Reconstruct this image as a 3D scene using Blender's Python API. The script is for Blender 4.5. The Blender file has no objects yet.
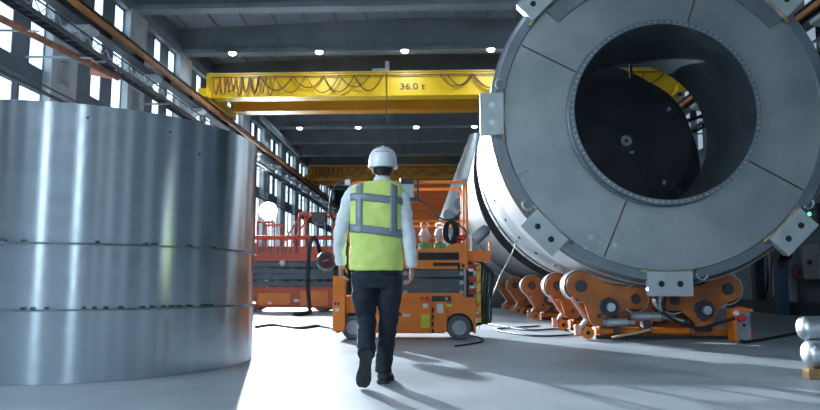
import bpy, bmesh, math, random
from mathutils import Vector, Matrix, noise
from mathutils.bvhtree import BVHTree
random.seed(7)
PI = math.pi
V = Vector
sc = bpy.context.scene
col = sc.collection

# ---------------------------------------------------------------- camera
F_PX, EYE = 700.0, 0.77
TH = math.atan(80 / F_PX)
PH = math.atan(30 * math.cos(TH) / F_PX)
cd = bpy.data.cameras.new('camera')
cam = bpy.data.objects.new('camera', cd)
col.objects.link(cam)
cam.location = (0, 0, EYE)
cam.rotation_euler = (PI / 2 + TH, 0, PH)
cd.sensor_width = 36
cd.lens = F_PX * 36 / 820
cd.clip_end = 300
cd.dof.use_dof = True
cd.dof.focus_distance = 5.6
cd.dof.aperture_fstop = 3.2
sc.camera = cam
FW = V((-math.sin(PH) * math.cos(TH), math.cos(PH) * math.cos(TH), math.sin(TH)))
RT = V((math.cos(PH), math.sin(PH), 0))
UP = RT.cross(FW)


def P(px, py, Y):
    """the world point measured at a spot of the photograph, at depth Y of the hall"""
    d = FW * F_PX + RT * (px - 410) + UP * (205 - py)
    return d * (Y / d.y) + V((0, 0, EYE))


def G(px, py, z=0.0):
    d = FW * F_PX + RT * (px - 410) + UP * (205 - py)
    return d * ((z - EYE) / d.z) + V((0, 0, EYE))


# ---------------------------------------------------------------- materials
MATS = {}


def mat(name, c, rough=0.5, metal=0.0, var=0.12, scale=6.0, bump=0.0, bscale=40.0, emit=None, es=0, aniso=0, spec=0.5, detail=5, stretch=None, c2=None):
    m = bpy.data.materials.new(name)
    m.use_nodes = True
    nt = m.node_tree
    b = nt.nodes['Principled BSDF']
    N = nt.nodes.new
    L = nt.links.new
    tc = N('ShaderNodeTexCoord')
    mp = N('ShaderNodeMapping')
    L(tc.outputs['Object'], mp.inputs['Vector'])
    if stretch:
        mp.inputs['Scale'].default_value = stretch
    n = N('ShaderNodeTexNoise')
    n.inputs['Scale'].default_value = scale
    n.inputs['Detail'].default_value = detail
    L(mp.outputs[0], n.inputs['Vector'])
    cr = N('ShaderNodeValToRGB')
    a = c2 if c2 else tuple(x * (1 - var) for x in c)
    z = c if c2 else tuple(min(1, x * (1 + var)) for x in c)
    cr.color_ramp.elements[0].position = 0.35
    cr.color_ramp.elements[1].position = 0.65
    cr.color_ramp.elements[0].color = (*a, 1)
    cr.color_ramp.elements[1].color = (*z, 1)
    L(n.outputs['Fac'], cr.inputs[0])
    L(cr.outputs[0], b.inputs['Base Color'])
    rr = N('ShaderNodeMapRange')
    rr.inputs['To Min'].default_value = max(0.02, rough - 0.07)
    rr.inputs['To Max'].default_value = min(1, rough + 0.07)
    L(n.outputs['Fac'], rr.inputs['Value'])
    L(rr.outputs[0], b.inputs['Roughness'])
    b.inputs['Metallic'].default_value = metal
    b.inputs['Specular IOR Level'].default_value = spec
    if aniso:
        b.inputs['Anisotropic'].default_value = aniso
        tg = N('ShaderNodeTangent')
        tg.direction_type = 'RADIAL'
        tg.axis = "Z"
        b.inputs["Anisotropic Rotation"].default_value = 0.25
        L(tg.outputs[0], b.inputs['Tangent'])
    if bump:
        n2 = N('ShaderNodeTexNoise')
        n2.inputs['Scale'].default_value = bscale
        n2.inputs['Detail'].default_value = 4
        L(mp.outputs[0], n2.inputs['Vector'])
        bp = N('ShaderNodeBump')
        bp.inputs['Strength'].default_value = bump
        bp.inputs['Distance'].default_value = 0.02
        L(n2.outputs['Fac'], bp.inputs['Height'])
        L(bp.outputs[0], b.inputs['Normal'])
    if emit:
        b.inputs['Emission Color'].default_value = (*emit, 1)
        b.inputs['Emission Strength'].default_value = es
    MATS[name] = m
    return m


concrete = mat('concrete', (0.26, 0.31, 0.35), 0.75, var=0.18, scale=1.2, bump=0.2, bscale=12)
wallmat = mat('wall_panel', (0.16, 0.205, 0.25), 0.7, var=0.12, scale=0.8, bump=0.15, bscale=8)
colmat = mat('column_concrete', (0.50, 0.54, 0.56), 0.75, var=0.2, scale=1.0)
beammat = mat('beam_concrete', (0.19, 0.225, 0.25), 0.8, var=0.18, scale=0.7)
roofmat = mat('roof_slab', (0.27, 0.315, 0.345), 0.8, var=0.12, scale=1.5)
floormat = mat('polished_concrete', (0.43, 0.475, 0.52), 0.42, var=0.1, scale=0.9, bump=0.06, bscale=30, c2=(0.29, 0.33, 0.37))
darksteel = mat('dark_steel', (0.05, 0.06, 0.075), 0.5, 0.3)
greysteel = mat('grey_painted_steel', (0.30, 0.35, 0.39), 0.45, 0.3)
palesteel = mat('galvanised_steel', (0.55, 0.60, 0.64), 0.38, 0.8, var=0.15)
framemat = mat('window_frame_paint', (0.13, 0.17, 0.21), 0.5)
railrust = mat('orange_rail_paint', (0.42, 0.17, 0.05), 0.6, var=0.3, scale=4)
rust = mat('rusty_pipe', (0.22, 0.09, 0.05), 0.7, 0.2, var=0.35, scale=5)
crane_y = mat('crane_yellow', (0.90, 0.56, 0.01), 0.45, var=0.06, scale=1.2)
crane_shade = mat('crane_yellow_shaded', (0.62, 0.27, 0.01), 0.5, var=0.08, scale=1.2)  # the crane yellow with its shade put into the colour
orange = mat('lift_orange', (0.86, 0.22, 0.02), 0.38, var=0.07, scale=5)
redor = mat('lift_red_orange', (0.52, 0.075, 0.025), 0.42, var=0.1, scale=3)
rot_o = mat('rotator_orange', (0.42, 0.125, 0.022), 0.45, var=0.25, scale=3.0)
black = mat('black_rubber', (0.012, 0.013, 0.016), 0.6)
blackgl = mat('black_plastic', (0.015, 0.016, 0.02), 0.3)
armgrey = mat('scissor_grey', (0.085, 0.10, 0.115), 0.5, 0.2, var=0.15)
hubgrey = mat('wheel_hub_grey', (0.42, 0.45, 0.46), 0.5)
tyre = mat('tyre_grey', (0.13, 0.14, 0.15), 0.75, bump=0.2)
yellow = mat('sticker_yellow', (0.75, 0.62, 0.05), 0.5)
white = mat('sticker_white', (0.75, 0.77, 0.78), 0.5, var=0.04)
red = mat('signal_red', (0.65, 0.03, 0.03), 0.4)
green = mat('valve_green', (0.05, 0.33, 0.12), 0.35)
pink = mat('pink_primer', (0.75, 0.33, 0.26), 0.5)
wood = mat('rough_timber', (0.33, 0.20, 0.09), 0.8, var=0.3, scale=8, stretch=(1, 6, 6), bump=0.3)
woodpale = mat('pale_timber', (0.55, 0.42, 0.22), 0.7, var=0.2, scale=8)
blue = mat('dark_blue_paint', (0.05, 0.11, 0.20), 0.5)
brushed = mat('brushed_sheet', (0.60, 0.66, 0.70), 0.23, 1.0, var=0.025, scale=1.6, stretch=(1, 1, 6), aniso=0.92)
brushed_l = mat('worn_weld_flange', (0.20, 0.24, 0.27), 0.4, 0.9, var=0.3, scale=6)
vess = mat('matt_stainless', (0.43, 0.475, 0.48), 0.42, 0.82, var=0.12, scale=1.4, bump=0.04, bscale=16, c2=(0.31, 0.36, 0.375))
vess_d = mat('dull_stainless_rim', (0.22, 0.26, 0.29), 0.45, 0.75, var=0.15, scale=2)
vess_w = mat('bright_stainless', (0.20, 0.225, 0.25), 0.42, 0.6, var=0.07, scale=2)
vess_b = mat('polished_flange', (0.38, 0.41, 0.44), 0.4, 0.5, var=0.06, scale=2)
vess_in = mat('tube_liner_steel', (0.27, 0.32, 0.36), 0.34, 0.85, var=0.25, scale=1.2)
lugm = mat('lug_steel', (0.50, 0.56, 0.57), 0.5, 0.5, var=0.1, scale=5)
weld = mat('heat_tinted_weld', (0.42, 0.33, 0.20), 0.45, 0.6, var=0.3, scale=12)
seam = mat('brown_weld_seam', (0.12, 0.075, 0.05), 0.6, 0.4, var=0.3, scale=10)
darkplate_shade = mat('dark_plate_and_shade', (0.018, 0.022, 0.028), 0.5, 0.5, var=0.4, scale=2)  # dark disc plate; also stands for shade in the gap and grooves
pipem = mat('satin_aluminium', (0.62, 0.66, 0.70), 0.36, 1.0, var=0.05, scale=3)
denim = mat('dark_denim', (0.013, 0.021, 0.034), 0.85, var=0.35, scale=14, bump=0.35, bscale=60)
shirtm = mat('white_cotton', (0.74, 0.80, 0.84), 0.8, var=0.05, scale=8, bump=0.2, bscale=25)
vestm = mat('hi_vis_yellow', (0.66, 0.80, 0.20), 0.7, var=0.07, scale=9, bump=0.15, bscale=22)
reflm = mat('reflective_tape', (0.22, 0.26, 0.29), 0.5, 0.2, var=0.06, scale=20)
helm = mat('helmet_white', (0.80, 0.83, 0.85), 0.28, var=0.02)
skin = mat('skin', (0.52, 0.27, 0.19), 0.5, var=0.1, scale=20)
hairm = mat('dark_hair', (0.02, 0.015, 0.012), 0.6, var=0.3, scale=60)
shoem = mat('black_shoe', (0.016, 0.018, 0.02), 0.55, var=0.3, scale=20)
solem = mat('shoe_sole', (0.03, 0.034, 0.036), 0.7, var=0.3, scale=30, bump=0.5, bscale=60)
lampglow = mat('lamp_lens', (0.9, 0.95, 1), 0.3, emit=(0.82, 0.92, 1.0), es=35)
floodglow = mat('floodlight_lens', (0.9, 0.95, 1), 0.3, emit=(0.8, 0.92, 1.0), es=500)
glassday = mat('daylit_glass', (0.7, 0.8, 0.85), 0.2, emit=(0.62, 0.84, 1.0), es=2.4)
glass_added = mat('added_window_glow', (0.7, 0.8, 0.85), 0.2, emit=(0.70, 0.87, 1.0), es=20)  # strong glow of the added windows behind the camera
glassdim = mat('dim_daylit_glass', (0.5, 0.6, 0.65), 0.2, emit=(0.60, 0.80, 1.0), es=0.5)
ledgreen = mat('green_led', (0.1, 0.8, 0.3), 0.3, emit=(0.1, 0.9, 0.35), es=3)


# ---------------------------------------------------------------- mesh helper
class MB:
    def __init__(s):
        s.bm = bmesh.new()

    def box(s, c, d, rot=None, bevel=0.0):
        c = V(c)
        r = bmesh.ops.create_cube(s.bm, size=1)
        vs = r['verts']
        M = Matrix.Diagonal((*d, 1))
        if rot is not None:
            M = rot.to_4x4() @ M
        M = Matrix.Translation(c) @ M
        bmesh.ops.transform(s.bm, matrix=M, verts=vs)
        if bevel:
            es = list({e for v in vs for e in v.link_edges})
            bmesh.ops.bevel(s.bm, geom=es, offset=bevel, segments=2, affect='EDGES', profile=0.6)
        return s

    def bb(s, x0, x1, y0, y1, z0, z1, bevel=0.0):
        return s.box(((x0 + x1) / 2, (y0 + y1) / 2, (z0 + z1) / 2), (abs(x1 - x0), abs(y1 - y0), abs(z1 - z0)), None, bevel)

    def cyl(s, a, b, r, seg=24, r2=None, caps=True):
        a, b = V(a), V(b)
        d = b - a
        q = d.to_track_quat('Z', 'Y').to_matrix().to_4x4()
        M = Matrix.Translation((a + b) / 2) @ q
        bmesh.ops.create_cone(s.bm, cap_ends=caps, segments=seg, radius1=r, radius2=r if r2 is None else r2, depth=d.length, matrix=M)
        return s

    def sph(s, c, r, sx=1, sy=1, sz=1, u=20, v=12):
        M = Matrix.Translation(V(c)) @ Matrix.Diagonal((sx, sy, sz, 1))
        bmesh.ops.create_uvsphere(s.bm, u_segments=u, v_segments=v, radius=r, matrix=M)
        return s

    def tube(s, pts, r, seg=10, closed=False):
        pts = [V(p) for p in pts]
        n = len(pts)
        rings = []
        up = None
        for i, p in enumerate(pts):
            if closed:
                t = (pts[(i + 1) % n] - pts[i - 1]).normalized()
            else:
                t = (pts[min(i + 1, n - 1)] - pts[max(i - 1, 0)]).normalized()
            if up is None:
                up = t.orthogonal().normalized()
            else:
                up = (up - t * up.dot(t))
                up = up.normalized() if up.length > 1e-6 else t.orthogonal().normalized()
            w = t.cross(up)
            rr = r[i] if isinstance(r, (list, tuple)) else r
            rings.append([s.bm.verts.new(p + (up * math.cos(2 * PI * k / seg) + w * math.sin(2 * PI * k / seg)) * rr) for k in range(seg)])
        m = n if closed else n - 1
        for i in range(m):
            A, B = rings[i], rings[(i + 1) % n]
            for k in range(seg):
                s.bm.faces.new((A[k], A[(k + 1) % seg], B[(k + 1) % seg], B[k]))
        if not closed:
            s.bm.faces.new(rings[0][::-1])
            s.bm.faces.new(rings[-1])
        return s

    def lathe(s, prof, c, axis='Y', seg=96, a0=0, a1=2 * PI, closed=True):
        """prof: list of (t along the axis, radius); closed = the profile itself is a loop"""
        c = V(c)
        full = abs(a1 - a0 - 2 * PI) < 1e-6
        n = seg if full else seg + 1
        rings = []
        for k in range(n):
            a = a0 + (a1 - a0) * k / seg
            ca, sa = math.cos(a), math.sin(a)
            ring = []
            for t, r in prof:
                if axis == 'Y':
                    p = V((r * ca, t, r * sa))
                elif axis == 'Z':
                    p = V((r * ca, r * sa, t))
                else:
                    p = V((t, r * ca, r * sa))
                ring.append(s.bm.verts.new(c + p))
            rings.append(ring)
        m = len(prof)
        for k in range(seg):
            A, B = rings[k], rings[(k + 1) % n]
            for j in range(m if closed else m - 1):
                s.bm.faces.new((A[j], A[(j + 1) % m], B[(j + 1) % m], B[j]))
        if not full and closed:
            s.bm.faces.new(rings[0])
            s.bm.faces.new(rings[-1][::-1])
        return s

    def prism(s, poly, d0, d1, plane='XZ'):
        """polygon in XZ extruded along Y from d0 to d1 (or XY along Z)"""
        def mk(a, b, d):
            return V((a, d, b)) if plane == 'XZ' else (V((a, b, d)) if plane == 'XY' else V((d, a, b)))
        A = [s.bm.verts.new(mk(a, b, d0)) for a, b in poly]
        B = [s.bm.verts.new(mk(a, b, d1)) for a, b in poly]
        n = len(poly)
        for i in range(n):
            s.bm.faces.new((A[i], A[(i + 1) % n], B[(i + 1) % n], B[i]))
        f1 = s.bm.faces.new(A[::-1])
        f2 = s.bm.faces.new(B)
        bmesh.ops.triangulate(s.bm, faces=[f1, f2])
        return s

    def loft(s, rings):
        """rings: list of lists of points (closed loops of equal length), capped"""
        R = [[s.bm.verts.new(p) for p in ring] for ring in rings]
        n = len(R[0])
        for A, B in zip(R[:-1], R[1:]):
            for k in range(n):
                s.bm.faces.new((A[k], A[(k + 1) % n], B[(k + 1) % n], B[k]))
        s.bm.faces.new(R[0][::-1])
        s.bm.faces.new(R[-1])
        return s

    def build(s, name, m, parent=None, loc=None, smooth=False, bevel=0.0, remesh=0.0, warp=0.0, wscale=6, mats=None):
        """links everything collected as ONE mesh; vertices are given in world space"""
        bm = s.bm
        org = V((0, 0, 0))
        if parent is not None:
            p = parent
            while p is not None:
                org += p.location
                p = p.parent
        if loc is not None:
            o_loc = V(loc) - org
        else:
            o_loc = V((0, 0, 0))
        tot = org + o_loc
        bmesh.ops.recalc_face_normals(bm, faces=bm.faces)
        bmesh.ops.translate(bm, vec=-tot, verts=bm.verts)
        me = bpy.data.meshes.new(name)
        bm.to_mesh(me)
        bm.free()
        o = bpy.data.objects.new(name, me)
        col.objects.link(o)
        if remesh:
            md = o.modifiers.new('r', 'REMESH')
            md.mode = 'VOXEL'
            md.voxel_size = remesh
            md.use_smooth_shade = True
            sm = o.modifiers.new('s', 'SMOOTH')
            sm.factor = 0.6
            sm.iterations = 5
            dg = bpy.context.evaluated_depsgraph_get()
            me2 = bpy.data.meshes.new_from_object(o.evaluated_get(dg))
            o.modifiers.clear()
            o.data = me2
            me = me2
        if warp:
            me.update()
            nn = [v.normal.copy() for v in me.vertices]
            for v, nv in zip(me.vertices, nn):
                w = v.co + tot
                k = noise.noise(V((w.x * wscale, w.y * wscale, w.z * wscale * 2.2))) + 0.6 * noise.noise(V((w.x * wscale * 2.3, w.y * wscale * 2.3, w.z * wscale * 4)))
                v.co += nv * (k * warp)
        if smooth:
            for p_ in me.polygons:
                p_.use_smooth = True
            if smooth == 'auto':
                me.set_sharp_from_angle(angle=math.radians(38))
        me.materials.clear()
        me.materials.append(m)
        if bevel:
            md = o.modifiers.new('bevel', 'BEVEL')
            md.width = bevel
            md.segments = 2
            md.limit_method = 'ANGLE'
            md.angle_limit = math.radians(40)
        o.location = o_loc
        if parent is not None:
            o.parent = parent
        return o


def tag(o, label=None, cat=None, group=None, kind=None):
    if label:
        o['label'] = label
    if cat:
        o['category'] = cat
    if group:
        o['group'] = group
    if kind:
        o['kind'] = kind
    return o


def struct(o):
    o['kind'] = 'structure'
    return o


def empty(name, loc, label=None, cat=None, group=None):
    o = bpy.data.objects.new(name, None)
    col.objects.link(o)
    o.location = loc
    o.empty_display_size = 0.1
    return tag(o, label, cat, group)


def dup(root, loc, label=None, group=None):
    def rec(o, parent):
        c = o.copy()
        col.objects.link(c)
        if parent is not None:
            c.parent = parent
        for ch in list(o.children):
            rec(ch, c)
        return c
    r = rec(root, None)
    r.location = loc
    if label:
        r['label'] = label
    if group:
        r['group'] = group
    return r


def text(body, size, loc, parent, m, rot=(PI / 2, 0, 0), name='lettering', ext=0.004, sx=1.0):
    cu = bpy.data.curves.new(name, 'FONT')
    cu.body = body
    cu.size = size
    cu.extrude = ext
    cu.align_x = 'LEFT'
    cu.materials.append(m)
    o = bpy.data.objects.new(name, cu)
    col.objects.link(o)
    dg = bpy.context.evaluated_depsgraph_get()
    me = bpy.data.meshes.new_from_object(o.evaluated_get(dg))
    bpy.data.objects.remove(o)
    o = bpy.data.objects.new(name, me)
    col.objects.link(o)
    org = V((0, 0, 0))
    p = parent
    while p is not None:
        org += p.location
        p = p.parent
    o.location = V(loc) - org
    o.rotation_euler = rot
    o.scale = (sx, 1, 1)
    o.parent = parent
    return o


def rounded(pts, r, n=5, closed=False):
    """a polyline with its corners rounded"""
    pts = [V(p) for p in pts]
    out = []
    N = len(pts)
    for i, p in enumerate(pts):
        if not closed and i in (0, N - 1):
            out.append(p)
            continue
        a, b = pts[i - 1], pts[(i + 1) % N]
        da, db = (a - p), (b - p)
        ra = min(r, da.length * 0.45, db.length * 0.45)
        A, B = p + da.normalized() * ra, p + db.normalized() * ra
        for k in range(n + 1):
            t = k / n
            out.append(A * (1 - t) ** 2 + p * 2 * t * (1 - t) + B * t * t)
    return out


def sag(a, b, drop, n=12):
    a, b = V(a), V(b)
    return [a.lerp(b, i / n) - V((0, 0, drop * 4 * (i / n) * (1 - i / n))) for i in range(n + 1)]


def spline(pts, n=8):
    """smooth curve through the points"""
    pts = [V(p) for p in pts]
    out = []
    for i in range(len(pts) - 1):
        p0 = pts[max(i - 1, 0)]
        p1, p2 = pts[i], pts[i + 1]
        p3 = pts[min(i + 2, len(pts) - 1)]
        for k in range(n):
            t = k / n
            out.append(0.5 * ((2 * p1) + (p2 - p0) * t + (2 * p0 - 5 * p1 + 4 * p2 - p3) * t * t + (3 * p1 - p0 - 3 * p2 + p3) * t ** 3))
    out.append(pts[-1])
    return out


# ================================================================= THE HALL
XL, XRW = 9.5, 9.9    # inner faces of the left and right wall
XW = 9.9
Y0, Y1 = -14.0, 64.0
BAY = 4.05
ZB = 9.12
cols_y = [24.45 + BAY * k for k in range(-9, 10)]
ZR = 10.4

bm = MB().bb(-XW - 0.3, XW + 0.3, Y0, Y1, -0.2, 0)
struct(bm.build('floor', floormat))


def side_wall(sx, name):
    m = MB()
    X = XL if sx < 0 else XRW
    x0, x1 = sx * X, sx * (X + 0.3)
    rows = [(2.9, 5.3), (5.85, 7.95), (8.25, 9.0)]
    ZT = ZR + 0.6
    m.bb(x0, x1, Y0, Y1, 0, 2.9)
    m.bb(x0, x1, Y0, Y1, 5.3, 5.85)
    m.bb(x0, x1, Y0, Y1, 7.95, 8.25)
    m.bb(x0, x1, Y0, Y1, 9.0, ZT)
    m.bb(x0, x1, Y0, cols_y[0], 2.9, 9.0)
    m.bb(x0, x1, cols_y[-1], Y1, 2.9, 9.0)
    wins = []
    for k in range(len(cols_y) - 1):
        a, b = cols_y[k], cols_y[k + 1]
        spans = {0: [(0.8, 1.6), (1.8, 2.5), (2.7, 3.6)], 1: [(0.8, 1.4), (1.8, 2.4), (3.0, 3.63)], 2: [(1.8, 2.35), (3.0, 3.6)]}
        for r, (z0, z1) in enumerate(rows):
            prev = a
            for (u, v) in spans[r]:
                if r == 1 and u < 1 and a < 22:
                    continue
                m.bb(x0, x1, prev, a + u, z0, z1)
                wins.append((a + u, a + v, z0, z1, r))
                prev = a + v
            m.bb(x0, x1, prev, b, z0, z1)
    struct(m.build(name, wallmat))
    return wins


wins_l = side_wall(-1, 'wall_left')
wins_r = side_wall(1, 'wall_right')
wn = 0
for sx, wins in ((-1, wins_l), (1, wins_r)):
    X = XL if sx < 0 else XRW
    for (a, b, z0, z1, r) in wins:
        if sx > 0 and (a > 40 or a < 8 or r == 0):
            if r == 0 and sx > 0 and 8 <= a <= 40:
                m = MB().bb(sx * (X + 0.02), sx * (X + 0.1), a, b, z0, z1)
                o = m.build('wall_panel', wallmat, loc=(sx * X, a, z0))
                struct(o)
            elif sx > 0:
                MB().bb(sx * (X + 0.02), sx * (X + 0.1), a, b, z0, z1).build('wall_panel', wallmat, loc=(sx * X, a, z0))['kind'] = 'structure'
            continue
        wn += 1
        w = 0.035
        xa, xb = sx * (X - 0.02), sx * (X + 0.10)
        f = MB().bb(xa, xb, a, a + w, z0, z1).bb(xa, xb, b - w, b, z0, z1).bb(xa, xb, a, b, z0, z0 + w).bb(xa, xb, a, b, z1 - w, z1)
        if r < 2:
            f.bb(xa, xb, a, b, (z0 + z1) / 2 - 0.02, (z0 + z1) / 2 + 0.02)
        fo = struct(f.build('window_%d' % wn, framemat, loc=(sx * X, (a + b) / 2, z0)))
        MB().bb(sx * (X + 0.005), sx * (X + 0.03), a + w, b - w, z0 + w, z1 - w).build('pane', glassday if sx < 0 else glassdim, fo)

# end walls
struct(MB().bb(-XW - 0.3, XW + 0.3, Y1, Y1 + 0.3, 0, ZR + 0.6).build('wall_back', wallmat))
ADDED_WIN = [(-1.15, -0.75), (6.05, 6.5)]  # unseen windows added for streaks on the ring and front light
m = MB().bb(-XW - 0.3, XW + 0.3, Y0 - 0.3, Y0, 0, 1.6).bb(-XW - 0.3, XW + 0.3, Y0 - 0.3, Y0, 7.6, ZR + 0.6)
prev = -XW - 0.3
for a, b in sorted(ADDED_WIN):
    m.bb(prev, a, Y0 - 0.3, Y0, 1.6, 7.6)
    prev = b
m.bb(prev, XW + 0.3, Y0 - 0.3, Y0, 1.6, 7.6)
struct(m.build('wall_front', wallmat))
for a, b in ADDED_WIN:
    wn += 1
    w = 0.05
    f = MB().bb(a, a + w, Y0 - 0.15, Y0 + 0.02, 1.6, 7.6).bb(b - w, b, Y0 - 0.15, Y0 + 0.02, 1.6, 7.6).bb(a, b, Y0 - 0.15, Y0 + 0.02, 1.6, 1.65).bb(a, b, Y0 - 0.15, Y0 + 0.02, 7.55, 7.6)
    fo = struct(f.build('window_%d' % wn, framemat, loc=((a + b) / 2, Y0, 1.6)))  # added window, never in view
    MB().bb(a + w, b - w, Y0 - 0.08, Y0 - 0.05, 1.65, 7.55).build('pane', glass_added, fo)

# columns with service openings, and brackets (corbels) for the crane rails
cn = 0
for sx in (-1, 1):
    for y in cols_y:
        m = MB()
        X = XL if sx < 0 else XRW
        xa, xb = sx * (X - 0.22), sx * (X - 0.001)
        m.bb(xa, xb, y - 0.42, y + 0.75, 0, 5.7)
        m.bb(xa, xb, y - 0.42, y - 0.12, 5.7, 6.7)
        m.bb(xa, xb, y + 0.4, y + 0.75, 5.7, 6.7)
        m.bb(xa, xb, y - 0.42, y + 0.75, 6.7, ZB)
        m.bb(sx * (X - 0.03), xb, y - 0.12, y + 0.4, 5.7, 6.7)
        m.prism([(sx * (X - 0.2), 6.75), (sx * (X - 1.0), 6.98), (sx * (X - 1.0), 7.08), (sx * (X - 0.2), 7.08)], y - 0.25, y + 0.25)
        o = m.build('wall_column', colmat, loc=(sx * (X - 0.1), y, 0))
        struct(o)

# roof beams
xa, xb, xm = -XL, XRW, -0.6
for i, y in enumerate(cols_y):
    m = MB()
    h = 0.23
    m.bb(xa, xb, y - h, y + h, ZB, ZB + 0.16)
    m.prism([(xa, ZB + 0.16), (xb, ZB + 0.16), (xb, ZB + 0.95), (xm, ZB + 1.26), (xa, ZB + 0.95)], y - 0.11, y + 0.11)
    struct(m.build('ceiling_beam', beammat, loc=(0, y, ZB)))
m = MB()
m.prism([(xa - 0.3, ZB + 0.94), (xm, ZB + 1.25), (xb + 0.3, ZB + 0.94), (xb + 0.3, ZB + 1.3), (xm, ZB + 1.6), (xa - 0.3, ZB + 1.3)], Y0 - 0.3, Y1 + 0.3)
struct(m.build('ceiling', roofmat))
m = MB()
x = xa + 0.4
while x < xb:
    zz = ZB + 1.25 - 0.31 * abs(x - xm) / 9.3
    m.bb(x - 0.03, x + 0.03, Y0, Y1, zz - 0.06, zz + 0.02)
    x += 1.08
struct(m.build('ceiling_rib', beammat))
struct(MB().bb(-XL, -XL + 0.2, Y0, Y1, ZB - 0.1, ZB + 0.25).build('trim_1', beammat))
struct(MB().bb(XRW - 0.2, XRW, Y0, Y1, ZB - 0.1, ZB + 0.25).build('trim_2', beammat))

# crane rails
def crane_rail(sx, xc, label):
    r = empty('crane_rail', (sx * xc, 25, 7.1), label, 'crane rail')
    m = MB().bb(sx * (xc - .15), sx * (xc + .15), Y0 + 0.2, Y1 - 0.3, 7.53, 7.57).bb(sx * (xc - .15), sx * (xc + .15), Y0 + 0.2, Y1 - 0.3, 7.09, 7.13).bb(sx * (xc - .02), sx * (xc + .02), Y0 + 0.2, Y1 - 0.3, 7.13, 7.53)
    y = Y0 + 1
    while y < Y1 - 1:
        m.bb(sx * (xc - .14), sx * (xc + .14), y - 0.01, y + 0.01, 7.13, 7.53)
        y += BAY / 2
    m.build('runway_beam', darksteel, r)
    MB().bb(sx * (xc - .28), sx * (xc - .17), Y0 + 0.2, Y1 - 0.3, 7.24, 7.38).build('conductor_bar', railrust, r, bevel=0.01)
    MB().bb(sx * (xc - .04), sx * (xc + .04), Y0 + 0.2, Y1 - 0.3, 7.57, 7.62).build('rail_head', greysteel, r)


crane_rail(-1, 8.7, 'dark crane rail with orange bar below the windows of the left wall')
crane_rail(1, 9.1, 'crane rail with orange bar high on the wall behind the silver vessel')


def cable_tray(sx, xc, z, label):
    a, b = Y0 + 0.5, Y1 - 0.5
    t = empty('cable_tray', (xc, 20, z), label, 'cable tray')
    m = MB()
    for x in (xc - 0.14, xc + 0.14):
        m.bb(x - 0.015, x + 0.015, a, b, z - 0.05, z + 0.05)
    y = a
    while y < b:
        m.bb(xc - 0.13, xc + 0.13, y - 0.02, y + 0.02, z - 0.02, z + 0.01)
        y += 0.3
    m.build('ladder', darksteel, t)
    m = MB()
    xe = xc - sx * 0.14
    pts = []
    y = a
    k = 0
    while y < b:
        pts.append((xe, y, z + 0.05 if k % 2 else z + 0.25))
        y += 0.22
        k += 1
    m.tube(pts, 0.014, 5)
    m.build('lattice', palesteel, t)
    MB().tube([(xe, a, z + 0.27), (xe, b, z + 0.27)], 0.022, 6).build('top_rail', darksteel, t)
    X = XL if sx < 0 else XRW
    for y in cols_y:
        m = MB()
        m.bb(min(xc - 0.16, sx * (X - 0.21)), max(xc + 0.16, sx * (X - 0.21)), y - 0.025, y + 0.025, z - 0.1, z - 0.052)
        m.build('bracket', greysteel, t)
    for i, x in enumerate((-0.09, -0.02, 0.05)):
        pts = [(xc + x + 0.015 * math.sin(y * 0.7 + i), y, z + 0.04 + 0.01 * math.sin(y + i)) for y in [a + 1.0 * q for q in range(int(b - a))]]
        MB().tube(pts, 0.024, 6).build('cable', black, t)


cable_tray(-1, -8.35, 6.3, 'long lattice cable tray hung below the crane rail on the left wall')
cable_tray(1, 8.8, 6.1, 'lattice cable tray under the crane rail beyond the silver vessel')
# pipe run on the sill and thin wires
m = MB()
m.tube([(-9.16, Y0 + 1, 5.2), (-9.16, 60, 5.2)], 0.045, 10)
m.tube([(-9.14, Y0 + 1, 5.36), (-9.14, 60, 5.36)], 0.022, 8)
tag(m.build('pipe_run', darksteel, loc=(-9.16, 20, 5.2)), 'pair of dark pipes running along the left wall just above the silver ring', 'pipe')

# inclined rust coloured jib pipe, on the left wall
Aj, Bj = P(-30, 3, 11.6), P(118, 78, 16.2)
r = empty('jib_arm', (Aj + Bj) / 2, 'long rust red bar slanting across the windows at upper left', 'jib arm')
MB().tube([Aj, Bj], 0.075, 10).build('bar', rust, r, smooth='auto')
d = (Bj - Aj).normalized()
m = MB()
m.prism([(0, 0), (0.5, -0.03), (0.02, 0.42)], -0.015, 0.015)
bmesh.ops.transform(m.bm, matrix=Matrix.Translation(Bj - V((0.55, 0.3, 0.0))) @ Matrix.Rotation(0.6, 4, 'Z'), verts=m.bm.verts)
m.build('gusset', pink, r)
for t in (0.3, 0.66):
    m = MB()
    q = Aj.lerp(Bj, t)
    m.tube([q, (-XL + 0.23, q.y + 0.2, q.z + 0.1)], 0.025, 6)
    m.tube([q + V((0.3, 0, -0.02)), q], 0.02, 6)
    m.build('wall_bracket', palesteel, r)


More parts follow.
